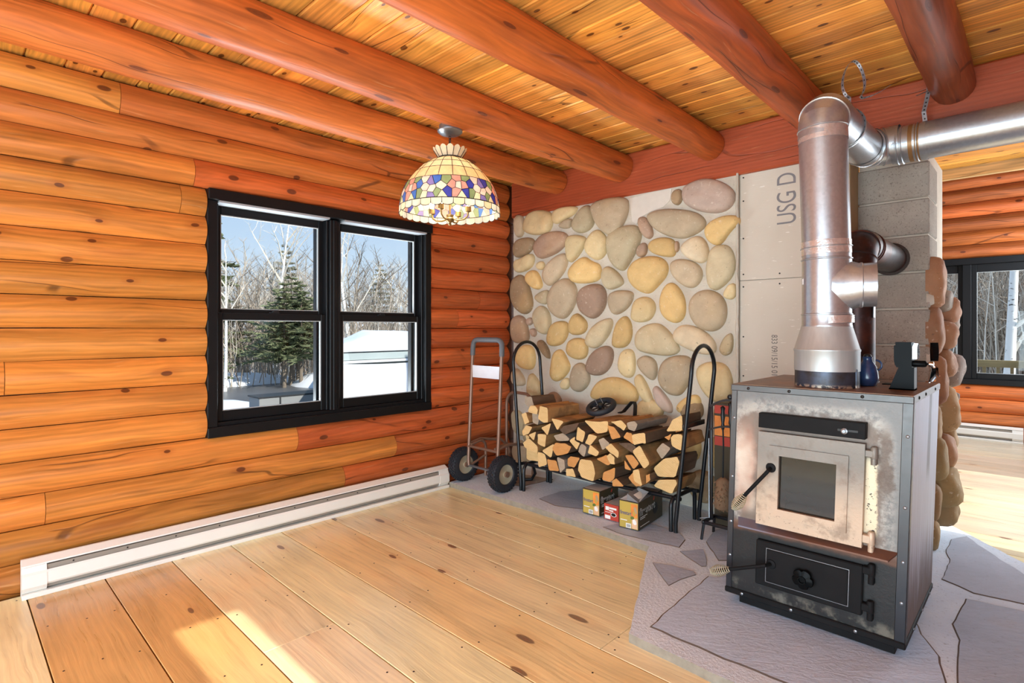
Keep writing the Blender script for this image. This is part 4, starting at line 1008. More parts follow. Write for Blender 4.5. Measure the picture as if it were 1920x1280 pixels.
# ------------------------------------------------------------------ black flue pipe
FP = thing('flue_pipe', 'black steel flue pipe from stove top into the block chimney', 'pipe', (2.82, -.60, 1.0085))
fx, fy = 2.82, -.60
fm = lambda nm, mb, mat='blued_flue_steel': mesh_obj(nm, mb, mat, FP, 30)
fm('riser', MB().tube([(fx, fy, 1.0085), (fx, fy, 1.53)], .077, 32))
fm('base_ring', MB().lathe([(.092, 0), (.092, .006), (.081, .010), (.081, .03)], (fx, fy, 1.0085), n=32))
fe = [Vector((fx, fy + .12 - .12 * cos(t), 1.526 + .12 * sin(t))) for t in [i * pi / 8 for i in range(5)]]
fm('elbow', MB().tube([fe[0] - Vector((0, 0, .03))] + fe + [fe[-1] + Vector((0, .03, 0))], .0805, 32, cap=False))
for i in (1, 3): fm('elbow_seam', MB().lathe([(.0805, -.004), (.085, 0), (.0805, .004)], fe[i], fe[i + 1] - fe[i - 1], 32))
fm('branch', MB().tube([(fx, -.47, 1.646), (fx, .21, 1.646)], .077, 32, cap=False))
for y in (-.43, -.39): fm('seam', MB().lathe([(.077, -.004), (.082, 0), (.077, .004)], (fx, y, 1.646), (0, 1, 0), 32))
fm('thimble', MB().lathe([(.079, 0), (.092, 0), (.092, .004), (.079, .006)], (fx, .199, 1.646), (0, -1, 0), 32), 'rusty_iron')
fm('damper_tag', MB().box(fx + .075, fx + .078, fy - .04, fy - .005, 1.30, 1.38, .001), 'steel_grey')

# ------------------------------------------------------------------ fan and jug on the stove
FA = thing('stove_fan', 'black heat powered stove fan standing on the stove top beside the jug', 'fan', (3.04, -.87, 1.0085))
m = MB(); base = [(3.0, 1.0085), (3.083, 1.0085), (3.083, 1.098), (3.032, 1.098)]
m.prism(base, lambda a, b, h: (a, h, b), -.905, -.899).prism([(3.068, 1.012), (3.083, 1.0085), (3.083, 1.098), (3.070, 1.098)], lambda a, b, h: (a, h, b), -.899, -.835).prism(base, lambda a, b, h: (a, h, b), -.841, -.835).box(3.0, 3.083, -.905, -.835, 1.0085, 1.014)
mesh_obj('base', m, 'carbon_black', FA)
m = MB().prism([(3.020, 1.108), (3.026, 1.098), (3.075, 1.098), (3.075, 1.198), (3.022, 1.198), (3.022, 1.186), (3.017, 1.184), (3.017, 1.125)], lambda a, b, h: (a, h, b), -.906, -.834)
fn = mesh_obj('heat_sink', m, 'carbon_black', FA)
m = MB(); 
for i in range(6): m.box(3.076, 3.092, -.903 + i * .0125, -.899 + i * .0125, 1.132, 1.197 - abs(i - 2.5) * .006, .0008)
mesh_obj('cooling_fins', m, 'chrome', fn)
mesh_obj('motor', MB().lathe([(.013, 0), (.013, .040), (.010, .044), (.004, .046), (.004, .056)], (3.074, -.870, 1.113), (1, 0, 0), 20), 'carbon_black', FA, 40)
mesh_obj('top_ring', MB().tube(arc((3.045, -.87, 1.197), (1, 0, 0), (0, 0, 1), .006, 0, pi, 8), .0012, 6), 'chrome', fn)
hub = Vector((3.132, -.870, 1.113))
for ang, mt in ((88, 'carbon_black'), (-52, 'chrome'), (-150, 'chrome')):
    a = radians(ang); d = Vector((0, -cos(a) * 1, sin(a))); s = Vector((0, d.z, -d.y)); vs = []; N = 9
    for i in range(N):
        t = i / (N - 1); w = .026 * sin(pi * (.10 + .82 * t)) ; c0 = hub + d * (.012 + .072 * t)
        for q in (-1, -.35, .35, 1): vs.append(c0 + s * (w * q) + Vector((.010 * q + .010 * q * q, 0, 0)))
    m = MB().add(vs, [(i * 4 + j, i * 4 + j + 1, i * 4 + j + 5, i * 4 + j + 4) for i in range(N - 1) for j in range(3)])
    m.add([Vector(v) + Vector((.0016, 0, 0)) for v in vs], [(i * 4 + j, i * 4 + j + 4, i * 4 + j + 5, i * 4 + j + 1) for i in range(N - 1) for j in range(3)])
    mesh_obj('blade', m, mt, FA, 60)
mesh_obj('hub', MB().lathe([(.010, -.006), (.011, 0), (.009, .008), (.003, .010)], hub, (1, 0, 0), 16), 'chrome', FA, 40)
JU = thing('small_jug', 'small blue glazed jug half hidden behind the stove collar', 'jug', (2.908, -.812, 1.0085))
jc = (2.908, -.812, 1.0085)
mesh_obj('body', MB().lathe([(.026, 0), (.034, .004), (.041, .028), (.0415, .036), (.039, .06), (.033, .083), (.024, .098), (.019, .106), (.018, .118), (.021, .124), (.017, .124), (.014, .108)], jc, n=28), 'blue_cobalt', JU, 50)
mesh_obj('stopper', MB().lathe([(.014, .118), (.016, .126), (.012, .134), (.004, .136)], jc, n=16), 'black_plastic', JU, 50)
mesh_obj('handle', MB().tube(arc((jc[0] + .028, jc[1] + .012, jc[2] + .088), (.9, .4, 0), (0, 0, 1), .022, -pi / 2, pi / 2, 10), .004, 8), 'blue_cobalt', JU, 50)
tag(mesh_obj('pot_rest', MB().box(2.94, 3.01, -.70, -.64, 1.0085, 1.0125, .001), 'carbon_black', None, None, (2.975, -.67, 1.0085)), 'small flat black metal plate lying on the stove top by the flue', 'plate')
# ------------------------------------------------------------------ stained glass lamp
LX, LY = 1.085, -1.595
LA = thing('pendant_lamp', 'stained glass dome lamp with flowers hanging from a log joist by a chain', 'lamp', (LX, LY, 1.88))
lc = (LX, LY, 0)
mesh_obj('canopy', MB().lathe([(.012, 2.316), (.03, 2.319), (.056, 2.327), (.069, 2.338), (.070, 2.345), (.06, 2.352), (.06, 2.372)], lc, n=32), 'steel_grey', LA, 40)
for i in range(5):
    z = 2.306 - i * .016; d = Vector((1, 0, 0)) if i % 2 else Vector((0, 1, 0))
    mesh_obj('chain_link', MB().tube([Vector((LX, LY, z)) + d * (.0065 * cos(t)) + Vector((0, 0, .0115 * sin(t))) for t in [2 * pi * k / 14 for k in range(14)]], .0021, 6, True), 'dark_bronze', LA, 60)
PROF = [(.064, 2.187), (.088, 2.180), (.112, 2.168), (.135, 2.153), (.158, 2.134), (.182, 2.110), (.205, 2.084), (.226, 2.057), (.243, 2.030), (.256, 2.000), (.266, 1.968), (.272, 1.935), (.2755, 1.905), (.276, 1.878)]
def R_at(z):
    for (r0, z0), (r1, z1) in zip(PROF[:-1], PROF[1:]):
        if z1 <= z <= z0: return r0 + (r1 - r0) * (z0 - z) / (z0 - z1)
    return PROF[-1][0] if z < PROF[-1][1] else PROF[0][0]
def dome(u, z, off=0.0):
    r = R_at(z) + off; t = u * 2 * pi; return Vector((LX + r * cos(t), LY + r * sin(t), z))
lead = MB(); mosaic_count = 0
def glass_piece(poly, mat, name='glass_pane', shrink=.965):
    """poly in (u, z) on the dome; subdivided edges so that it follows the curve"""
    n0 = len(poly); cu = sum(p[0] for p in poly) / n0; cz = sum(p[1] for p in poly) / n0; pts = []
    for i in range(n0):
        a, b = poly[i], poly[(i + 1) % n0]; k = max(1, int(max(abs(b[0] - a[0]) * 1.6, abs(b[1] - a[1])) / .022))
        for j in range(k): pts.append((a[0] + (b[0] - a[0]) * j / k, a[1] + (b[1] - a[1]) * j / k))
    q = [(cu + (u - cu) * shrink, cz + (z - cz) * shrink) for u, z in pts]; m = len(q)
    vs = [dome(u, z, .0013) for u, z in q] + [dome(u, z, -.0013) for u, z in q] + [dome(cu, cz, .0018), dome(cu, cz, -.0010)]
    fs = [(k, (k + 1) % m, 2 * m) for k in range(m)] + [(m + (k + 1) % m, m + k, 2 * m + 1) for k in range(m)] + [(k, m + k, m + (k + 1) % m, (k + 1) % m) for k in range(m)]
    mesh_obj(name, MB().add(vs, fs), mat, LA, None, dome(cu, cz))
    lead.tube([dome(u, z, .0005) for u, z in pts], .0021, 4, True)
rl = random.Random(2); NU = 20
for z0, z1, mt in ((2.187, 2.140, 'glass_cream'), (2.140, 2.098, 'glass_cream'), (2.098, 2.036, 'glass_peach')):
    for i in range(NU): glass_piece([(i / NU, z0), ((i + 1) / NU, z0), ((i + 1) / NU, z1), (i / NU, z1)], mt)
SEEDS = [(.06, .50, 'pink'), (.15, .78, 'green'), (.17, .25, 'blue'), (.27, .58, 'rose'), (.38, .55, 'pink'), (.36, .86, 'rose'), (.34, .24, 'rose'), (.48, .56, 'rose'), (.44, .10, 'cream'), (.52, .88, 'green'), (.60, .66, 'blue'), (.62, .22, 'green'), (.52, .22, 'blue'), (.72, .84, 'pink'), (.76, .48, 'pink'), (.74, .12, 'cream'), (.85, .72, 'lilac'), (.88, .36, 'pink'), (.95, .82, 'blue'), (.99, .22, 'green'), (.86, .08, 'lilac'), (.08, .10, 'cream')]
NM = 6; Z0, Z1 = 1.916, 2.036; AW = 1.0 / NM * 1.55; 
def voronoi_cell(i):
    x, y, c = SEEDS[i]; poly = [(x - .5, 0), (x + .5, 0), (x + .5, 1), (x - .5, 1)]; asp = .27 / .12
    for j, (sx, sy, c2) in enumerate(SEEDS):
        for o in (-1, 0, 1):
            if j == i and o == 0: continue
            qx, qy = sx + o, sy; nx, ny = (qx - x) * asp, (qy - y); mx, my = (qx + x) / 2, (qy + y) / 2
            f = lambda p: (p[0] - mx) * asp * nx + (p[1] - my) * ny
            out = []
            for k in range(len(poly)):
                a, b = poly[k], poly[(k + 1) % len(poly)]; fa, fb = f(a), f(b)
                if fa <= 0: out.append(a)
                if (fa < 0 < fb) or (fb < 0 < fa): t = fa / (fa - fb); out.append((a[0] + (b[0] - a[0]) * t, a[1] + (b[1] - a[1]) * t))
            poly = out
    return poly
for i, s in enumerate(SEEDS):
    cell = voronoi_cell(i)
    for k in range(NM): glass_piece([((k + u) / NM + .02, Z0 + (Z1 - Z0) * v) for u, v in cell], 'glass_' + ('sky' if (s[2] == 'blue' and k % 3 == 1) else s[2]))
NB = 30
for i in range(NB):
    u0, u1 = i / NB, (i + 1) / NB
    glass_piece([(u0, 1.914), (u1, 1.914), (u1, 1.886), (u0 + .8 / NB, 1.879), (u0 + .5 / NB, 1.876), (u0 + .2 / NB, 1.879), (u0, 1.886)], 'glass_clear' if i % 3 else 'glass_cream')
mesh_obj('lead_came', lead, 'lead_came', LA, None)
# crown
NC = 14
for i in range(NC):
    t0, t1 = 2 * pi * i / NC, 2 * pi * (i + 1) / NC; vs = []
    for o in (0, -.0025):
        for t, r, z in ((t0, .060, 2.190), (t1, .060, 2.190), (t1, .088, 2.232), ((t0 * .25 + t1 * .75), .093, 2.242), ((t0 + t1) / 2, .095, 2.246), ((t0 * .75 + t1 * .25), .093, 2.242), (t0, .088, 2.232)):
            vs.append((LX + (r + o) * cos(t), LY + (r + o) * sin(t), z))
    mesh_obj('crown_pane', MB().add(vs, [tuple(range(7)), tuple(range(13, 6, -1))] + [(k, (k + 1) % 7, 7 + (k + 1) % 7, 7 + k) for k in range(7)]), 'glass_cream', LA)
    mesh_obj('crown_rib', MB().tube([(LX + .061 * cos(t0), LY + .061 * sin(t0), 2.188), (LX + .09 * cos(t0), LY + .09 * sin(t0), 2.233)], .0019, 4), 'lead_came', LA)
mesh_obj('neck_band', MB().lathe([(.062, 2.184), (.067, 2.184), (.067, 2.193), (.062, 2.193)], lc, n=32), 'dark_bronze', LA, 40)
mesh_obj('stem', MB().tube([(LX, LY, 1.86), (LX, LY, 2.235)], .0055, 10), 'antique_brass', LA)
mesh_obj('hub', MB().lathe([(.004, 1.822), (.010, 1.828), (.006, 1.836), (.022, 1.846), (.026, 1.858), (.018, 1.866), (.020, 1.88), (.008, 1.884)], lc, n=24), 'antique_brass', LA, 40)
for i in range(4):
    t = radians(25 + 90 * i); d = Vector((cos(t), sin(t), 0)); c = Vector((LX, LY, 0)); Z = Vector((0, 0, 1))
    ar = mesh_obj('lamp_arm', MB().tube([c + d * .018 + Z * 1.856, c + d * .05 + Z * 1.848, c + d * .085 + Z * 1.851, c + d * .105 + Z * 1.866, c + d * .110 + Z * 1.892], .0048, 8), 'antique_brass', LA, 60)
    mesh_obj('bulb_cup', MB().lathe([(.008, 1.888), (.0165, 1.892), (.0165, 1.918), (.015, 1.918), (.012, 1.900)], c + d * .110, n=16), 'antique_brass', ar, 40)
    lit = i in (0, 2, 3)
    mesh_obj('bulb', MB().lathe([(.0085, 1.905), (.0095, 1.93), (.0145, 1.948), (.0125, 1.965), (.006, 1.980), (.001, 1.988)], c + d * .110, n=14), 'lit_bulb' if i != 1 else 'bulb_ivory', ar, 60)
lamp('lamp_glow', 'POINT', (LX, LY, 1.985), (0, 0, 0), 5, color=(1, .90, .74)).data.shadow_soft_size = .03

# ------------------------------------------------------------------ hand truck
HT = thing('hand_truck', 'brown tubular hand truck with grey grip and pneumatic wheels in the corner', 'hand truck', (.31, -.60, HZ))
def hp_(n, mb, mat, sm=50, parent=HT): return mesh_obj(n, mb, mat, parent, sm)
p1, p2 = .148, .478; AZ = HZ + .132
hp_('frame', MB().tube([(p1 + .012, -.635, AZ), (p1 + .004, -.632, AZ + .03), (p1, -.63, AZ + .06), (p1, -.585, 1.055)], .0145, 12).tube([(p2 + .0, -.632, AZ), (p2, -.63, AZ + .06), (p2, -.585, 1.055)], .0145, 12), 'brown_steel_tube')
tp = [(p1, -.585, 1.04), (p1, -.5825, 1.10)] + [(p1 + .05 - .05 * cos(t), -.580, 1.115 + .05 * sin(t)) for t in (pi / 8, pi / 4, 3 * pi / 8, pi / 2)] + [(p2 - .05 + .05 * sin(t), -.580, 1.115 + .05 * cos(t)) for t in (0, pi / 8, pi / 4, 3 * pi / 8)] + [(p2, -.5825, 1.10), (p2, -.585, 1.04)]
hp_('grip', MB().tube(tp, .0205, 12), 'grey_foam_grip')
hp_('label_plate', MB().box(p1 + .010, p2 - .010, -.598, -.594, .866, .962, .001), 'white_label', None)
hp_('axle', MB().tube([(.07, -.632, AZ), (.56, -.632, AZ)], .010, 10), 'steel_grey')
hp_('cross_bar', MB().tube([(p1, -.628, .32), (p2, -.628, .32)], .011, 10), 'brown_steel_tube')
for x in (p1 + .03, p2 - .03):
    s = [(x, -.628, .335), (x, -.53, .355)] + [(x, -.53 + .06 * sin(t), .295 + .06 * cos(t)) for t in (pi / 8, pi / 4, 3 * pi / 8, pi / 2)] + [(x, -.47, .12), (x, -.475, .06)]
    hp_('skid_loop', MB().tube(s, .0115, 10).tube([(x, -.62, AZ + .01), (x, -.475, AZ + .06)], .010, 8), 'brown_steel_tube')
lp = [(.185, -.235, HZ + .012), (.185, -.235, .62)] + [(.285 - .10 * cos(t), -.235, .625 + .10 * sin(t)) for t in [pi / 2 * k / 5 for k in range(1, 6)]] + [(.385 + .10 * sin(t), -.235, .625 + .10 * cos(t)) for t in [pi / 2 * k / 5 for k in range(1, 6)]] + [(.485, -.235, HZ + .012)]
hp_('rear_frame', MB().tube(lp, .0125, 10), 'brown_steel_tube')
for x, x2 in ((.185, p1), (.485, p2)): hp_('side_brace', MB().tube([(x2, -.628, .34), (x2, -.5, .36), (x, -.30, .33), (x, -.235, .28)], .012, 10), 'brown_steel_tube')
hp_('lower_loop', MB().tube([(.50, -.44, .20), (.52, -.36, .20), (.535, -.29, .17), (.53, -.26, .10), (.50, -.27, HZ + .014), (.45, -.33, HZ + .014)], .0125, 10), 'black_powder_coat')
hp_('toe_plate', MB().box(.20, .47, -.46, -.24, HZ + .001, HZ + .006, .001), 'brown_steel_tube', None)
b = MB(); [b.lathe([(.007, 0), (.007, .005), (.003, .007)], (x, -.6235 + (-.585 + .63) * .32, .50), (0, -1, 0), 8) for x in (p1 + .012, p2 - .014)]; hp_('bolts', b, 'chrome', 40)
def pneu(parent, c, ax, R, w):
    t = MB(); n = 40; pr = [(R * .52, -w * .30), (R * .60, -w * .46), (R * .80, -w * .5), (R * .93, -w * .42), (R * .985, -w * .25), (R, 0), (R * .985, w * .25), (R * .93, w * .42), (R * .80, w * .5), (R * .60, w * .46), (R * .52, w * .30)]
    t.lathe(pr, c, ax, n, cap=False); axv = Vector(ax).normalized(); u = axv.orthogonal().normalized(); v = axv.cross(u)
    for row in range(-2, 3):
        for k in range(30):
            a = 2 * pi * (k + .5 * (row % 2)) / 30; d = u * cos(a) + v * sin(a); s = -u * sin(a) + v * cos(a); rr_ = R * (1.0 - .018 * row * row * .8); h = row * w * .19
            p = Vector(c) + axv * h + d * (rr_ + .001); e = R * 2 * pi / 30 * .30; ww = w * .075
            t.add([p + s * i * e + axv * j * ww + d * k2 for k2 in (-.003, .004) for j in (-1, 1) for i in (-1, 1)], [(4, 5, 7, 6), (0, 1, 5, 4), (2, 6, 7, 3), (0, 4, 6, 2), (1, 3, 7, 5)])
    ty = mesh_obj('tyre', t, 'tyre_rubber', parent, 30)
    m = MB().lathe([(R * .53, -w * .34), (R * .55, -w * .36), (R * .50, -w * .28), (R * .40, -w * .10), (R * .22, -w * .12), (R * .20, -w * .36), (R * .10, -w * .40), (R * .10, w * .40), (R * .20, w * .36), (R * .22, w * .12), (R * .40, w * .10), (R * .50, w * .28), (R * .55, w * .36), (R * .53, w * .34)], c, ax, 32)
    mesh_obj('rim', m, 'rim_steel', parent, 35)
    m = MB(); [m.lathe([(.006, -w * .16), (.006, w * .16)], Vector(c) + (u * cos(a) + v * sin(a)) * R * .31, ax, 8) for a in (0, pi / 2, pi, 1.5 * pi)]
    m.lathe([(R * .11, w * .38), (R * .11, w * .44), (R * .05, w * .46)], c, ax, 12); mesh_obj('wheel_bolts', m, 'screw_dark', parent, 35)
for x in (.092, .540):
    wl = hp_('wheel', MB().lathe([(.020, -.05), (.020, .05)], (x, -.632, AZ), (1, 0, 0), 16), 'brown_steel_tube')
    pneu(wl, (x, -.632, AZ + .0), (1, 0, 0), .132, .085)

# ------------------------------------------------------------------ firewood rack
RK = thing('firewood_rack', 'black tubular steel firewood rack with two tall hoop ends', 'rack', (1.245, -.36, HZ))
rp = lambda n, mb: mesh_obj(n, mb, 'black_powder_coat', RK, 50)
def hoop(xf, xt):
    def X(z): return xf + (xt - xf) * min(1, max(0, (z - .10) / .9))
    Y0, Y1, r = -.515, -.205, .155
    pts = [(xf, Y0, HZ + z) for z in (0, .06)] + [(X(z), Y0, z) for z in (.22, .4, .6, .8, .98)] + [(X(.99 + r * sin(t)), (Y0 + Y1) / 2 - r * cos(t), .995 + r * sin(t)) for t in [pi * k / 14 for k in range(15)]] + [(X(z), Y1, z) for z in (.98, .8, .6, .4, .22)] + [(xf, Y1, HZ + z) for z in (.06, 0)]
    return pts
rp('end_hoop', MB().tube(hoop(.612, .532), .0125, 12)); rp('end_hoop', MB().tube(hoop(1.872, 1.972), .0125, 12))
for x in (.642, 1.842):
    f = [(x, -.515, HZ), (x, -.515, .185)] + [(x, -.465 - .05 * cos(t), .185 + .05 * sin(t)) for t in [pi / 2 * k / 4 for k in range(1, 5)]] + [(x, -.255 + .05 * sin(t), .185 + .05 * cos(t)) for t in [pi / 2 * k / 4 for k in range(0, 5)]] + [(x, -.205, HZ)]
    rp('foot_frame', MB().tube(f, .0125, 12))
for y in (-.475, -.245): rp('base_rail', MB().tube([(.60, y, .232), (1.245, y, .222), (1.885, y, .232)], .0125, 12))
rp('centre_post', MB().tube([(1.235, -.36, .225), (1.235, -.36, HZ)], .010, 8).tube([(1.235, -.475, .222), (1.235, -.245, .222)], .010, 8))
rp('side_bar', MB().box(1.905, 1.917, -.50, -.22, .655, .685, .002))

# ------------------------------------------------------------------ split logs, each one by itself
WOOD=[('k',0.637,0.742,0.7,0.747,0.729,0.68,0.7,0.646,0.633,0.689),
('f',0.754,0.658,0.778,0.697,0.822,0.701,0.85,0.674,0.846,0.64,0.762,0.646),
('g',0.764,0.635,0.821,0.641,0.83,0.618,0.822,0.557,0.772,0.569),
('f',0.858,0.651,0.87,0.705,0.944,0.698,0.947,0.595,0.909,0.588,0.854,0.608),
('f',0.683,0.626,0.729,0.643,0.762,0.574,0.717,0.55),
('f',0.679,0.496,0.717,0.547,0.782,0.54,0.745,0.487,0.692,0.464),
('f',0.966,0.627,1.082,0.617,1.023,0.546),
('f',0.874,0.548,0.97,0.595,0.936,0.5),
('b',1.045,0.555,1.082,0.588,1.217,0.627,1.182,0.572,1.089,0.526),
('f',0.754,0.482,0.826,0.515,0.806,0.447),
('f',0.83,0.498,0.913,0.503,0.901,0.41,0.83,0.426),
('f',0.641,0.464,0.683,0.442,0.65,0.394),
('f',0.679,0.41,0.741,0.453,0.826,0.407,0.822,0.341,0.692,0.381),
('f',0.65,0.381,0.683,0.399,0.822,0.275,0.65,0.267),
('g',0.978,0.506,1.067,0.535,1.121,0.502,1.111,0.486,1.008,0.472),
('f',1.125,0.491,1.175,0.526,1.171,0.501,1.217,0.487,1.189,0.438),
('f',1.189,0.596,1.254,0.565,1.234,0.493,1.176,0.504),
('f',1.251,0.49,1.285,0.558,1.355,0.551,1.298,0.483),
('f',1.244,0.644,1.371,0.648,1.442,0.661,1.436,0.591,1.351,0.567),
('f',0.878,0.385,0.997,0.456,0.97,0.347),
('o',0.982,0.419,1.012,0.464,1.103,0.471,1.153,0.456,1.125,0.406,1.023,0.373),
('f',0.83,0.369,0.901,0.365,0.921,0.292,0.838,0.257),
('o',0.921,0.333,1.008,0.336,1.034,0.265,0.94,0.254),
('g',1.019,0.366,1.089,0.355,1.093,0.298,1.052,0.257),
('o',1.098,0.362,1.125,0.383,1.206,0.385,1.157,0.309,1.098,0.31),
('f',1.096,0.296,1.157,0.307,1.182,0.252,1.096,0.247),
('g',1.196,0.451,1.217,0.482,1.258,0.466,1.241,0.394,1.189,0.424),
('f',1.21,0.38,1.305,0.385,1.332,0.307,1.318,0.247,1.217,0.258,1.189,0.304),
('f',1.281,0.431,1.298,0.491,1.371,0.453,1.348,0.419),
('k',1.358,0.529,1.397,0.548,1.448,0.515,1.391,0.464),
('f',1.426,0.491,1.467,0.526,1.529,0.48,1.523,0.437,1.461,0.464),
('o',1.338,0.401,1.423,0.442,1.451,0.388,1.429,0.373),
('f',1.429,0.437,1.455,0.459,1.489,0.436,1.492,0.392,1.458,0.389),
('o',1.384,0.273,1.397,0.324,1.486,0.372,1.483,0.303,1.448,0.27),
('o',1.455,0.279,1.489,0.301,1.548,0.26,1.461,0.243),
('o',1.432,0.636,1.486,0.629,1.539,0.57,1.467,0.545),
('f',1.443,0.654,1.524,0.674,1.564,0.642,1.543,0.608,1.493,0.633),
('g',1.564,0.662,1.621,0.679,1.641,0.661,1.621,0.615,1.576,0.622),
('o',1.552,0.572,1.576,0.609,1.615,0.606,1.63,0.536),
('f',1.621,0.6,1.716,0.625,1.722,0.56,1.697,0.559,1.636,0.537),
('f',1.798,0.628,1.841,0.705,1.902,0.741,1.908,0.647),
('o',1.786,0.592,1.836,0.622,1.819,0.576),
('f',1.828,0.595,1.846,0.617,1.902,0.625,1.926,0.55,1.894,0.526,1.836,0.547),
('g',1.731,0.506,1.775,0.558,1.83,0.531,1.77,0.454),
('f',1.606,0.491,1.662,0.538,1.731,0.435,1.691,0.395),
('b',1.5,0.525,1.585,0.54,1.633,0.521,1.609,0.476),
('o',1.552,0.457,1.606,0.468,1.656,0.422,1.615,0.377),
('o',1.555,0.431,1.606,0.372,1.558,0.374),
('f',1.711,0.391,1.786,0.464,1.873,0.489,1.886,0.457,1.86,0.361,1.742,0.344),
('f',1.63,0.382,1.673,0.397,1.697,0.297,1.639,0.317),
('o',1.576,0.32,1.615,0.366,1.628,0.309,1.673,0.285,1.633,0.277),
('o',1.699,0.359,1.725,0.373,1.731,0.334,1.702,0.308),
('f',1.714,0.28,1.748,0.327,1.863,0.349,1.871,0.326,1.836,0.255)]
CLS = {'f': ('pale cut end', 'cut_end_pale', 'split_wood'), 'g': ('greyish weathered end', 'cut_end_grey', 'grey_bark'), 'k': ('dark grey end', 'cut_end_grey', 'bark'), 'o': ('orange tinted end', 'cut_end_orange', 'bark'), 'b': ('rough brown bark face', 'bark', 'bark')}
ORD = ['first', 'second', 'third', 'fourth', 'fifth', 'sixth', 'seventh', 'eighth', 'ninth', 'tenth', 'eleventh', 'twelfth', 'thirteenth', 'fourteenth', 'fifteenth', 'sixteenth', 'seventeenth', 'eighteenth']
LAYER = ['rack bottom layer', 'second layer up', 'middle layer', 'fourth layer up', 'rack top layer']
rw = random.Random(21); LG = []
for w in WOOD:
    p = [tuple(map(float, q.split(','))) for q in w[1:]] if isinstance(w[1], str) else list(zip(w[1::2], w[2::2]))
    cx = sum(a for a, b in p) / len(p); cz = sum(b for a, b in p) / len(p); LG.append((w[0], p, cx, cz))
band = lambda z: 0 if z < .325 else 1 if z < .42 else 2 if z < .52 else 3 if z < .615 else 4
bands = {k: sorted([g for g in LG if band(g[3]) == k], key=lambda g: g[2]) for k in range(5)}
def split_log(p, y0, y1, end, side, label, yaw=0.0, seed=0):
    cx = sum(a for a, b in p) / len(p); cz = sum(b for a, b in p) / len(p); q = []
    for i in range(len(p)):
        a, b, c = p[i - 1], p[i], p[(i + 1) % len(p)]
        q += [(b[0] + (a[0] - b[0]) * .10, b[1] + (a[1] - b[1]) * .10), (b[0] + (c[0] - b[0]) * .10, b[1] + (c[1] - b[1]) * .10), ((b[0] + c[0]) / 2 + rw.uniform(-.0025, .0025), (b[1] + c[1]) / 2 + rw.uniform(-.0025, .0025))]
    n = len(q); N = 6; vs = []
    for j in range(N + 1):
        t = j / N; y = y0 + (y1 - y0) * t; s = .985 if j in (0,) else 1.0; s *= 1 - .10 * t
        for a, b in q:
            w = .006 * mnoise.noise(Vector((a * 20, y * 6 + seed, b * 20))) if 0 < j else 0
            vs.append((cx + (a - cx) * (s + w * 8) + yaw * (y - y0), y + (0 if j else .004 * mnoise.noise(Vector((a * 40, b * 40, seed)))), cz + (b - cz) * (s + w * 8)))
    mb = MB(); mb.add(vs, [(j * n + k, j * n + (k + 1) % n, (j + 1) * n + (k + 1) % n, (j + 1) * n + k) for j in range(N) for k in range(n)], 0)
    b0 = len(mb.v); mb.v += vs[:n]; mb.f.append(tuple(b0 + k for k in range(n))); mb.mi.append(1)
    b0 = len(mb.v); mb.v += vs[N * n:]; mb.f.append(tuple(b0 + k for k in range(n))); mb.mi.append(1)
    o = mesh_obj('split_log', mb, None, None, 30, (cx, y0, cz), mats=[side, end])
    return tag(o, label, 'firewood', 'split firewood stacked in the rack')
SEED = 0
for bi, ls in bands.items():
    for i, (c, p, cx, cz) in enumerate(ls):
        SEED += 1; t = CLS[c]; side = t[2] if not (c == 'f' and rw.random() < .35) else 'bark'
        y0 = -.572 + rw.uniform(-.03, .012); edge = max(q[0] for q in p) > 1.80 or min(q[0] for q in p) < .675; y0 = -.494 if edge else y0; y1 = -.572 + rw.uniform(.33, .345) if edge else y0 + rw.uniform(.37, .41)
        lab = 'split log with %s, %s from left in the %s' % (t[0], ORD[i], LAYER[bi])
        split_log(p, y0, y1, t[1], side, lab, rw.uniform(-.02, .02), SEED)

# spare wheel and black strap on top of the pile
SW = thing('spare_wheel', 'small black spoked wheel lying on top of the firewood', 'wheel', (1.215, -.30, .70))
wc = Vector((1.21, -.33, .705)); wa = Vector((-.05, -.40, .9)).normalized()
mesh_obj('tyre', MB().lathe([(.078, -.016), (.086, -.020), (.100, -.019), (.108, -.010), (.110, 0), (.108, .010), (.100, .019), (.086, .020), (.078, .016), (.074, 0), (.078, -.016)], wc, wa, 40, cap=False), 'tyre_rubber', SW, 40)
m = MB(); u = wa.orthogonal().normalized(); v = wa.cross(u)
for k in range(8): d = u * cos(k * pi / 4) + v * sin(k * pi / 4); m.tube([wc + d * .018, wc + d * .078], [.007, .005], 6)
mesh_obj('spokes', m, 'black_plastic', SW, 40); mesh_obj('wheel_hub', MB().lathe([(.016, -.022), (.022, -.018), (.022, .018), (.016, .024)], wc, wa, 20), 'black_plastic', SW, 40)
mesh_obj('axle_pins', MB().tube([wc + u * .02 + wa * .02, wc + u * .02 + wa * .05 + v * .05], .0025, 6).tube([wc - u * .02 + wa * .02, wc - u * .02 + wa * .05 + v * .05], .0025, 6), 'steel_grey', SW)
hk = [Vector((1.30, -.22, .66)) + Vector(q) for q in ((0, -.02, .0), (.03, -.01, .012), (.055, 0, .045), (.085, .01, .082), (.105, .01, .085), (.118, 0, .06), (.122, -.01, .02), (.125, -.02, -.02))]
tag(mesh_obj('black_strap', MB().strip(hk, (-.3, -1, .2), .03, .006), 'black_plastic', None, 50, hk[0]), 'curved black plastic strap sticking up behind the firewood', 'strap')

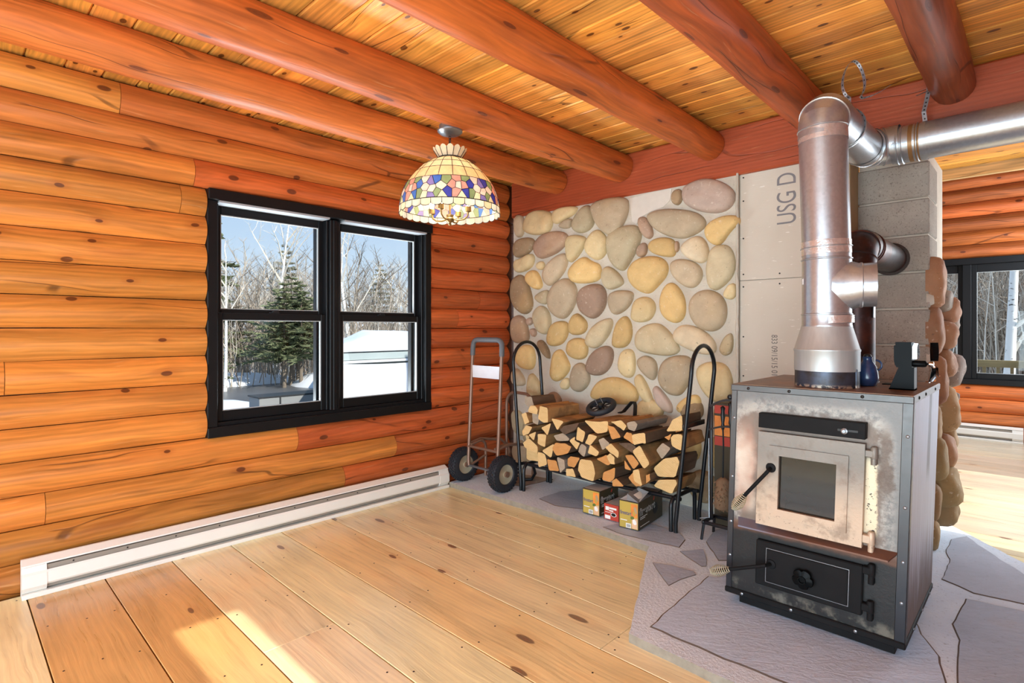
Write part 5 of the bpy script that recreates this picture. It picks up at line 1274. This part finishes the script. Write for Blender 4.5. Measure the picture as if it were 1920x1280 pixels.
# ------------------------------------------------------------------ boxes under the rack
def fire_box(label, x0, y0, x1, z1, depth, ang, big=True, flap=False):
    t = thing('firestarter_box', label, 'box', (x0, y0, HZ), 'boxes of fire starters under the rack' if big else None)
    L = (x1 - x0); ca, sa = cos(ang), sin(ang); r = Vector((ca, sa, 0)); d = Vector((-sa, ca, 0)); Z = Vector((0, 0, 1)); O = Vector((x0, y0, HZ + .0075))
    def q(a, b, h): return O + r * a + d * b + Z * h
    def panel(n, a0, a1, h0, h1, mat, face='f', off=.0008):
        f = (lambda a, h: q(a, -off, h)) if face == 'f' else (lambda a, h: q(L + off, a, h)) if face == 's' else (lambda a, h: q(a, h, z1 + off))
        return mesh_obj(n, MB().add([f(a0, h0), f(a1, h0), f(a1, h1), f(a0, h1)], [(0, 1, 2, 3)]), mat, t)
    m = MB().add([q(a, b, h) for h in (0, z1) for b in (0, depth) for a in (0, L)], [(0, 2, 3, 1), (4, 5, 7, 6), (0, 1, 5, 4), (2, 6, 7, 3), (0, 4, 6, 2), (1, 3, 7, 5)])
    mesh_obj('carton', m, 'carton_dark' if big else 'carton_red', t)
    if big:
        panel('gold_front', .004, L - .004, .004, z1 - .004, 'carton_gold'); panel('picture_flame', L * .62, L - .006, z1 * .45, z1 * .93, 'carton_flame', off=.0012); panel('picture_face', L * .66, L - .006, z1 * .04, z1 * .42, 'carton_face', off=.0012); bp = lambda nm, cx_, cz_, w_, h_, mt, o_: mesh_obj(nm, MB().add([q(a_, -o_, b_) for a_, b_ in blob(L * cx_, z1 * cz_, L * w_, z1 * h_, .3, random.Random(int(cx_ * 100)))], [tuple(range(9))]), mt, t)
        bp('picture_leaf', .68, .42, .20, .12, 'carton_green', .0014); bp('picture_glow', .84, .72, .14, .30, 'kraft', .0014); bp('picture_glow', .78, .58, .10, .2, 'carton_gold', .0016); bp('picture_face', .80, .28, .2, .2, 'print_white', .0014)
        panel('barcode_label', L * .36, L * .62, z1 * .03, z1 * .20, 'print_white', off=.0014)
        b = MB(); [b.add([q(L * (.40 + .025 * i), -.0018, z1 * .06), q(L * (.40 + .025 * i) + .0016, -.0018, z1 * .06), q(L * (.40 + .025 * i) + .0016, -.0018, z1 * .17), q(L * (.40 + .025 * i), -.0018, z1 * .17)], [(0, 1, 2, 3)]) for i in range(8)]; mesh_obj('barcode_lines', b, 'print_black', t)
        panel('top_sheet', .004, L - .004, .006, depth - .006, 'carton_grey_top', 't')
        text_mesh('lettering', 'firestart', z1 * .20, r, Z, q(L * .06, -.0016, z1 * .50), 'print_blue', t, .9, xs=.86 * L / .135)
        text_mesh('lettering', 'firestart', z1 * .36, d, Z, q(L + .0012, .012, z1 * .52), 'print_white', t, 1.12, xs=min(1, depth / .30), off=.0024)
        text_mesh('lettering', 'firestart', z1 * .36, d, Z, q(L + .0018, .012, z1 * .52), 'print_black', t, 1.12, .0009, xs=min(1, depth / .30))
        b = MB(); [b.add([q(L + .0012, .02 + .0, h), q(L + .0012, .02 + w, h), q(L + .0012, .02 + w, h + .004), q(L + .0012, .02, h + .004)], [(0, 1, 2, 3)]) for h, w in ((z1 * .42, .10), (z1 * .36, .07), (z1 * .10, .13))]
        b.add([q(.010, -.0016, z1 * .28), q(L * .42, -.0016, z1 * .28), q(L * .42, -.0016, z1 * .31), q(.010, -.0016, z1 * .31)], [(0, 1, 2, 3)]); mesh_obj('small_print', b, 'print_white', t)
        if depth > .2: mesh_obj('round_seal', MB().lathe([(.036, 0), (.036, .0012), (.030, .0014), (.0005, .0014)], q(L, depth * .68, z1 * .48), r, 24), 'print_black', t)
        mesh_obj('flame_mark', MB().prism([(0, 0), (.012, .006), (.014, .016), (.008, .030), (.002, .018), (-.004, .010)], lambda a, b, h: q(L + .0012 + h, depth * .60 + a, z1 * .80 + b), 0, .0003), 'carton_red', t)
    else:
        panel('white_mark', L * .10, L * .34, z1 * .60, z1 * .84, 'print_white'); panel('white_mark', L * .36, L * .86, z1 * .70, z1 * .82, 'print_white'); panel('white_mark', L * .36, L * .64, z1 * .56, z1 * .64, 'print_white'); panel('white_mark', L * .08, L * .55, z1 * .46, z1 * .49, 'print_white')
        panel('barcode_label', L * .06, L * .44, z1 * .05, z1 * .28, 'print_white')
        f = lambda r_: [q(L * .66 + r_ * cos(a), -.001, z1 * .38 + r_ * .62 * sin(a)) for a in [2 * pi * i / 20 for i in range(20)]]
        mesh_obj('oval_badge', MB().add(f(.021), [tuple(range(20))]), 'print_white', t); mesh_obj('oval_badge', MB().add([v + d * -.0006 for v in f(.0165)], [tuple(range(20))]), 'print_black', t)
        panel('top_sheet', .003, L - .003, .004, depth - .004, 'carton_grey_top', 't')
    if flap:
        mesh_obj('open_flap', MB().add([q(L * .38, .006, z1 + .004), q(L * .99, .002, z1 + .002), q(L * .99, .14, z1 + .003), q(L * .40, .16, z1 + .045), q(L * .34, .02, z1 + .040), q(L * .36, .15, z1 + .046)], [(0, 1, 4), (1, 2, 3, 4), (2, 3, 5)]), 'flap_grey', t)
        mesh_obj('open_flap', MB().add([q(L * .02, .004, z1 + .001), q(L * .98, .01, z1 + .001), q(L * .98, .15, z1 + .034), q(L * .45, .15, z1 + .048)], [(0, 1, 2, 3)]), 'carton_grey_top', t)
        mesh_obj('flap_label', MB().add([q(L * .62, .03, z1 + .0355), q(L * .90, .03, z1 + .015), q(L * .90, .11, z1 + .016), q(L * .62, .12, z1 + .0375)], [(0, 1, 2, 3)]), 'print_white', t)
fire_box('closed gold and brown box of fire starters, behind the small red box', 1.261, -.612, 1.394, .160, .22, .02)
fire_box('small red and white box between the two gold boxes', 1.430, -.612, 1.536, .098, .20, .02, False)
fire_box('open gold and brown box with a raised flap, closest to the front of the hearth', 1.578, -.668, 1.706, .165, .35, .10, True, True)

# ------------------------------------------------------------------ fireplace tools beside the stove
TS = thing('fireplace_tool_set', 'black iron fireplace tool set standing between rack and stove', 'tools', (2.16, -.40, HZ))
tm = lambda n, mb, mat='black_powder_coat': mesh_obj(n, mb, mat, TS, 45)
tx0, tx1, ty = 2.045, 2.275, -.42
m = MB()
for x in (tx0, tx1):
    m.box(x - .012, x + .012, ty - .006, ty + .006, HZ + .10, .80, .002)
tm('uprights', m)
aw = [(tx0 + (tx1 - tx0) * i / 12, ty, .80 + .045 * sin(pi * i / 12)) for i in range(13)]; tm('top_arch', MB().strip(aw, (0, 1, 0), .026, .012))
aw = [(tx0 + (tx1 - tx0) * i / 12, ty - .02, .665 + .03 * sin(pi * i / 12)) for i in range(13)]; tm('tool_hanger', MB().strip(aw, (0, 1, 0), .024, .010))
tm('finial', MB().lathe([(.006, .845), (.014, .852), (.017, .862), (.012, .874), (.002, .878)], (2.16, ty, 0), n=16))
tm('tray', ring_frame(MB(), tx0 - .02, tx1 + .02, -.50, -.34, .014, .014, .014, .014, 0, .02, 0).xf(lambda v: (v.x, v.z, HZ + .09 + v.y)))
m = MB(); [m.tube([(x, y, HZ + .095), (x + sx, y + sy, HZ)], .008, 6) for x, y, sx, sy in ((tx0 - .01, -.49, -.01, -.01), (tx1 + .01, -.49, .01, -.01), (tx0 - .01, -.35, -.01, .01), (tx1 + .01, -.35, .01, .01))]; tm('feet', m)
tm('drip_hook', MB().tube([(tx0 + .01, -.47, .62), (tx0 + .015, -.475, HZ + .13), (tx0 - .03, -.50, HZ + .12)], .004, 6), 'steel_grey')
def tool(nm, x, y, top, bot, kind):
    h = mesh_obj(nm, MB().tube([(x, y, top - .10), (x + .004, y - .002, (top + bot) / 2), (x, y, bot)], .0048, 8).lathe([(.007, top - .125), (.011, top - .11), (.008, top - .09), (.013, top - .05), (.010, top - .02), (.014, top), (.004, top + .01)], (x, y, 0), n=12), 'black_powder_coat', TS, 45)
    if kind == 'brush':
        m = MB(); rb = random.Random(1)
        m.lathe([(.012, bot + .02), (.036, bot), (.046, bot - .09), (.048, bot - .15), (.030, bot - .165), (.002, bot - .165)], (x, y, 0), n=16)
        for i in range(130): a = rb.uniform(0, 2 * pi); z = rb.uniform(bot - .15, bot); m.tube([(x + .03 * cos(a), y + .03 * sin(a), z), (x + .054 * cos(a), y + .054 * sin(a), z - .015)], .0018, 3)
        mesh_obj('bristles', m, 'bristle', h, 60)
    if kind == 'shovel': mesh_obj('blade', MB().add([(x - .045, y, bot), (x + .045, y, bot), (x + .055, y - .02, bot - .14), (x - .055, y - .02, bot - .14), (x - .045, y + .012, bot), (x + .045, y + .012, bot), (x + .055, y - .014, bot - .14), (x - .055, y - .014, bot - .14)], [(0, 1, 2, 3), (7, 6, 5, 4), (0, 4, 5, 1), (1, 5, 6, 2), (2, 6, 7, 3), (3, 7, 4, 0)]), 'rusty_iron', h)
    if kind == 'poker': mesh_obj('poker_hook', MB().tube([(x, y, bot + .06), (x + .02, y, bot + .03), (x + .035, y, bot + .05)], [.0048, .004, .001], 6), 'rusty_iron', h)
tool('brush', 2.125, -.44, .80, .38, 'brush'); tool('poker', 2.175, -.455, .83, .15, 'poker'); tool('shovel', 2.235, -.44, .80, .30, 'shovel')
CT = thing('tall_carton', 'tall dark carton with red and orange print behind the fireplace tools', 'box', (2.125, -.16, HZ))
mesh_obj('carton', MB().box(1.99, 2.26, -.25, -.06, HZ + .0065, .80, .003), 'carton_dark', CT)
for a, b, mt in ((.60, .72, 'carton_flame'), (.735, .785, 'carton_red'), (.54, .595, 'carton_red')): mesh_obj('printed_band', MB().box(1.993, 2.257, -.2512, -.2500, a, b), mt, CT)

# ------------------------------------------------------------------ outdoors
GZ = -.5
def ground(name, x0, x1, y0, y1, step, zf, mat, kind='structure'):
    nx = max(2, int((x1 - x0) / step)); ny = max(2, int((y1 - y0) / step)); vs = []; fs = []
    for i in range(nx + 1):
        for j in range(ny + 1): x = x0 + (x1 - x0) * i / nx; y = y0 + (y1 - y0) * j / ny; vs.append((x, y, zf(x, y)))
    for i in range(nx):
        for j in range(ny): a = i * (ny + 1) + j; fs.append((a, a + ny + 1, a + ny + 2, a + 1))
    o = mesh_obj(name, MB().add(vs, fs), mat, None, 80, (x0, y0, GZ)); o['kind'] = kind; return o
nz = lambda x, y, s: mnoise.noise(Vector((x * s, y * s, 3)))
ground('ground_snow', -62, -.22, -14, 45, 1.2, lambda x, y: GZ - .06 + .12 * nz(x, y, .12) + max(0, (-x - 26) * .10), 'snow')
ground('ground_yard', -.2, 14, 4.9, 45, 1.2, lambda x, y: -.9 + .1 * nz(x, y, .2) + max(0, (y - 14) * .12), 'snow')
ground('driveway', -14.0, -4.6, -6, 9.5, .5, lambda x, y: GZ + .045 + .012 * nz(x, y, .8), 'wet_asphalt')
ground('hill', -75, -40, -20, 60, 2.5, lambda x, y: -1 + (-x - 40) * .13 * (1 + .3 * nz(x, y, .06)) , 'hill_brown')
ground('hill_slope', -10, 30, 22, 40, 2, lambda x, y: -1.2 + (y - 22) * .65 * (1 + .2 * nz(x, y, .1)), 'hill_brown')
def heap(name, c, rx, ry, h, label):
    vs = []; fs = []; N, M = 8, 20
    for i in range(N + 1):
        r = i / N
        for k in range(M): t = 2 * pi * k / M; q = r * (1 + .15 * nz(cos(t) * 2, sin(t) * 2 + c[0], 1)); vs.append((c[0] + rx * q * cos(t), c[1] + ry * q * sin(t), c[2] + h * (cos(r * pi / 2) ** .8) + .06 * h * nz(cos(t) * r * 4, sin(t) * r * 4 + c[1], 1)))
    for i in range(N):
        for k in range(M): fs.append((i * M + k, i * M + (k + 1) % M, (i + 1) * M + (k + 1) % M, (i + 1) * M + k))
    tag(mesh_obj(name, MB().add(vs, fs), 'snow', None, 80, c), label, 'snow')
heap('snow_bank', (-14.7, 2.6, GZ), 1.0, 2.6, .40, 'long snow bank along the far edge of the driveway')
heap('snow_mound', (-12.4, 4.6, GZ), 1.0, 1.0, .48, 'rounded snow mound at the right edge of the left window view')
heap('snow_mound', (-9.6, .75, GZ), 1.3, .9, .16, 'low patch of snow on the wet driveway close to the house')
GW = tag(mesh_obj('low_wall', MB().box(-7.7, -7.2, .62, 4.2, GZ, -.06, .01), 'grey_panel', None, None, (-7.4, 2.4, GZ)), 'low grey panelled wall beside the driveway with a dark top edge', 'wall')
mesh_obj('top_edge', MB().box(-7.72, -7.185, .60, 4.22, -.062, -.038), 'dark_edge', GW); mesh_obj('seam', MB().box(-7.199, -7.19, 1.0, 1.03, GZ, -.06), 'dark_edge', GW)
# snow covered pool with a white tarp
PO = thing('covered_pool', 'white tarp covered pool with snow on top outside the right window', 'pool', (-7, 4, GZ))
FX, CY = -4.6, .85
def foot(o): return [(FX + o, CY - o), (FX + o, 8 + o), (FX - 6 - o, 8 + o), (FX - 6 - o, CY + 3.4 - o)]
slabp = lambda nm, o, z0, z1, mt: mesh_obj(nm, MB().prism(foot(o), lambda a, b, h: (a, b, h), z0, z1), mt, PO)
slabp('pool_body', -.08, GZ, .96, 'rail_vinyl')
slabp('top_rail', .01, .882, .975, 'white_vinyl'); slabp('wall_band', -.02, .745, .857, 'rail_vinyl'); slabp('lower_rail', .01, .695, .736, 'white_vinyl')
m = MB(); vs = []; NX, NZ2 = 90, 14
for j in range(NZ2 + 1):
    for i in range(NX + 1):
        u = i / NX; z = .695 - (.695 - GZ) * j / NZ2; s = 7.1 * u
        f = .06 * (j / NZ2) * sin(s * 4.2 + 1.2 * sin(s * 1.7)) + .05 * nz(s * .9, z * 2, 1) + .03 + .05 * (j / NZ2)
        vs.append((FX + f - .01, CY - .02 + s, z - .035 * abs(sin(s * 1.5)) * (1 - j / NZ2)))
m.add(vs, [(j * (NX + 1) + i, j * (NX + 1) + i + 1, (j + 1) * (NX + 1) + i + 1, (j + 1) * (NX + 1) + i) for j in range(NZ2) for i in range(NX)]); mesh_obj('tarp', m, 'white_vinyl', PO, 80)
vs = []; NX, NY = 24, 40
for i in range(NX + 1):
    for j in range(NY + 1):
        x = FX - 6 + 6.01 * i / NX; y0 = CY + (FX - x) * .567; y = y0 + (8 - y0) * j / NY; e = min(1, (x - FX + 6) / .5, (FX + .01 - x) / .5, (y - y0) / .6 + .1); vs.append((x, y, .97 + max(0, e) * (.12 + .06 * nz(x, y, 1.1) + .09 * min(1, max(0, (y - CY) / 1.6)))))
mesh_obj('snow_cover', MB().add(vs, [(i * (NY + 1) + j, (i + 1) * (NY + 1) + j, (i + 1) * (NY + 1) + j + 1, i * (NY + 1) + j + 1) for i in range(NX) for j in range(NY)]), 'snow', PO, 80)

# trees: a few grown once, the rest copied
def bare_tree(name, H, seed, trunk_mat, twig_mat, stems=1, spread=.5, r0=.09, dens=1.0):
    rt = random.Random(seed); tr = MB(); br = MB()
    def limb(p, d, L, r, lev):
        n = 4 if lev == 0 else 3; q = Vector(p); pts = [q.copy()]; dd = Vector(d)
        for i in range(n):
            dd = (dd + Vector((rt.uniform(-1, 1), rt.uniform(-1, 1), rt.uniform(-.3, .6))) * (.07 if lev == 0 else .20)).normalized(); q = q + dd * (L / n); pts.append(q.copy())
        rs_ = [r * (1 - .8 * i / n) for i in range(n + 1)]
        (tr if lev == 0 else br).tube(pts, rs_, 6 if lev == 0 else 3, cap=False)
        if lev < 3:
            k = int((11, 5, 4)[lev] * dens)
            for i in range(k):
                t = rt.uniform(.22 if lev == 0 else .2, 1.0); s = min(n - 1, int(t * n)); b = pts[s].lerp(pts[s + 1], t * n - s)
                a = rt.uniform(0, 2 * pi); side = Vector((cos(a), sin(a), 0)); nd = (dd * rt.uniform(.3, .9) + side * rt.uniform(.5, 1.0) * (1 if lev else spread * 2) + Vector((0, 0, .25))).normalized()
                limb(b, nd, L * rt.uniform(.28, .5) * (1.05 - .5 * t if lev == 0 else 1), max(.006, r * (.42 - .12 * lev)), lev + 1)
    for s in range(stems):
        a = 2 * pi * s / stems + rt.random(); limb((.12 * s * cos(a), .12 * s * sin(a), -.1), (.16 * cos(a) * (stems > 1), .16 * sin(a) * (stems > 1), 1), H * rt.uniform(.85, 1.0), r0, 0)
    t = bpy.data.objects.new(name, None); COL.objects.link(t)
    mesh_obj('trunk', tr, trunk_mat, t, 60); mesh_obj('branches', br, twig_mat, t, None)
    return t
def conifer(name, H, seed, mat, bottom=.12, wid=.30, trunks=1):
    rt = random.Random(seed); tr = MB(); fo = MB()
    for s in range(trunks):
        ox, oy = (rt.uniform(-.5, .5), rt.uniform(-.5, .5)) if trunks > 1 else (0, 0); h = H * rt.uniform(.8, 1)
        tr.tube([(ox, oy, -.1), (ox, oy, h * .5), (ox, oy, h)], [.018 * H, .011 * H, .002 * H], 7, cap=False); z = bottom * h
        while z < h * .985:
            L = H * wid * (1 - z / h) ** .8 + .06 * H * .3
            for k in range(7):
                a = rt.uniform(0, 2 * pi); l = L * rt.uniform(.6, 1.05); d = Vector((cos(a), sin(a), rt.uniform(-.05, .30))); side = Vector((-sin(a), cos(a), 0)); b = Vector((ox, oy, z)); nb = 11
                tr.tube([b, b + d * l], [.004 * H, .001 * H], 3, cap=False)
                for i in range(nb):
                    t = (i + 1) / nb; c = b + d * (l * t) - Vector((0, 0, .12 * l * t * t))
                    for sg in (-1, 1, 0):
                        e = c + side * (sg * l * .22 * rt.uniform(.5, 1.1)) + d * l * .14 + Vector((0, 0, rt.uniform(-.10, .10) * l)); w = .013 * H * rt.uniform(.5, 1.0)
                        fo.add([c - d * w, c + d * w + Vector((0, 0, w * .8)), e, c + side * w + Vector((0, 0, -w * .6))], [(0, 1, 2), (1, 3, 2), (0, 2, 3)])
            z += H * .048
    t = bpy.data.objects.new(name, None); COL.objects.link(t)
    mesh_obj('trunk', tr, 'dark_twig', t, 60); mesh_obj('needles', fo, mat, t, None)
    return t
def polar(b, d): return (3.45 - d * sin(radians(b)), -3.55 + d * cos(radians(b)))
def place(src, loc, rz, sc, label, cat='tree', group=None, first=[set()]):
    if src.name in first[0]:
        o = src.copy(); COL.objects.link(o)
        for ch in src.children: c = ch.copy(); COL.objects.link(c); c.parent = o
    else: o = src; first[0].add(src.name)
    o.location = loc; o.rotation_euler = (0, 0, rz); o.scale = (sc, sc, sc); tag(o, label, cat, group); return o
big = [bare_tree('bare_tree', 7, s, 'bare_twig', m, st, sp_) for s, m, st, sp_ in ((1, 'bare_twig', 1, .45), (2, 'dark_twig', 3, .5), (3, 'pale_twig', 1, .4), (4, 'bare_twig', 2, .55))]
bir = bare_tree('birch_tree', 7.5, 9, 'birch_bark', 'pale_twig', 1, .35, .10)
con = [conifer('conifer_tree', 8, 5, 'pine_green', .10, .26), conifer('conifer_tree', 6, 6, 'spruce_green', .08, .30)]
pc = conifer('conifer_tree', 3.6, 8, 'pine_green', .30, .40, 5)
rt = random.Random(31)
place(con[0], (*polar(74.3, 20.5), GZ), 0, 1.0, 'tall green pine cut off by the left edge of the double window'); place(con[1], (*polar(66.3, 33), GZ), 1, 1.12, 'dense rounded evergreen in the middle of the left window view')
place(con[1], (*polar(57.4, 36), GZ), 2, 1.02, 'distant evergreen top seen through the upper right pane'); place(con[0], (*polar(73.2, 17.5), GZ), 2.5, .36, 'small green hemlock at the left side of the lower left pane')
place(pc, (*polar(66.2, 17.6), GZ), 0, 1.0, 'clump of slim dark pines behind the snow bank in the lower left pane')
place(bir, (*polar(67.2, 21.5), GZ), 0, .95, 'pale birch rising in the middle of the left window view'); place(bir, (*polar(60.2, 19), GZ), 2, .9, 'white birch seen through the upper right pane'); place(bir, (*polar(71.5, 17.0), GZ), 4, .55, 'slim pale birch trunk left of the pine clump')
for i in range(52):
    d = 18.5 + 24 * rt.random() ** 1.1; b = rt.uniform(50, 80) if i % 3 else rt.uniform(62, 71)
    place(big[i % 4], (*polar(b, d), GZ - .05 + max(0, (d - 28) * .07)), rt.uniform(0, 6.28), rt.uniform(.42, .72) * (1 + (d - 20) * .012), 'bare leafless tree in the woods beyond the driveway', 'tree', 'bare trees in the woods beyond the driveway')
def brush(name, area, count, h0, h1, mats_, seed, gz):
    rb = random.Random(seed); mb = MB()
    for i in range(count):
        x, y = area(rb); k_ = rb.randrange(len(mats_)); h = rb.uniform(h0, h1); a = rb.uniform(0, 6.28); l = rb.uniform(.1, .7)
        p = Vector((x, y, gz(x, y) - .05)); q = p + Vector((cos(a) * l * .5, sin(a) * l * .5, h * .55)); e = q + Vector((cos(a + rb.uniform(-1, 1)) * l, sin(a + rb.uniform(-1, 1)) * l, h * .45))
        mb.tube([p, q, e], [.016, .011, .004], 3, cap=False, mi=k_)
        for k in range(3):
            t = rb.random(); c = q.lerp(e, t) if k else p.lerp(q, .6 + .4 * t); mb.tube([c, c + Vector((rb.uniform(-.5, .5), rb.uniform(-.5, .5), rb.uniform(.0, .6))) * h * .4], [.008, .003], 3, cap=False, mi=k_)
    o = mesh_obj(name, mb, None, None, mats=list(mats_)); o['kind'] = 'stuff'; o['label'] = 'tangle of bare brush at the edge of the woods'
brush('brush', lambda r: polar(r.uniform(50, 80), r.uniform(18, 38)), 3000, .5, 3.2, ('bare_twig', 'dark_twig', 'brush_brown', 'pale_twig'), 1, lambda x, y: GZ)
# behind the next room: deck railing, brush, white birch
brush('brush', lambda r: (r.uniform(-.5, 6.5), r.uniform(11.5, 22)), 5200, .8, 5.0, ('bare_twig', 'dark_twig', 'brush_brown', 'pale_twig'), 2, lambda x, y: -.9)
wb = bare_tree('birch_tree', 8, 12, 'birch_bark', 'pale_twig', 1, .3, .12, .7); place(wb, (2.93, 10.0, -.9), .4, .85, 'thick white birch behind the deck railing of the next room')
RL = thing('deck_railing', 'weathered wooden deck railing outside the window of the next room', 'railing', (3.4, 7, -.15))
mesh_obj('top_board', MB().box(.6, 6.5, 6.96, 7.06, .70, .80, .004), 'railing_wood', RL, None, (.6, 7, .7), (150, 134, 96)); mesh_obj('bottom_board', MB().box(.6, 6.5, 6.985, 7.025, .0, .06), 'railing_wood', RL, None, (.6, 7, 0), (150, 134, 96))
for i in range(38): mesh_obj('baluster', MB().box(.7 + i * .15, .738 + i * .15, 6.975, 7.01, .06, .705), 'railing_wood', RL, None, (.7 + i * .15, 7, .1), (140, 124, 90))
structure('deck', MB().box(.4, 6.8, 4.85, 7.2, -.25, -.15), 'railing_wood', col=(150, 134, 110))
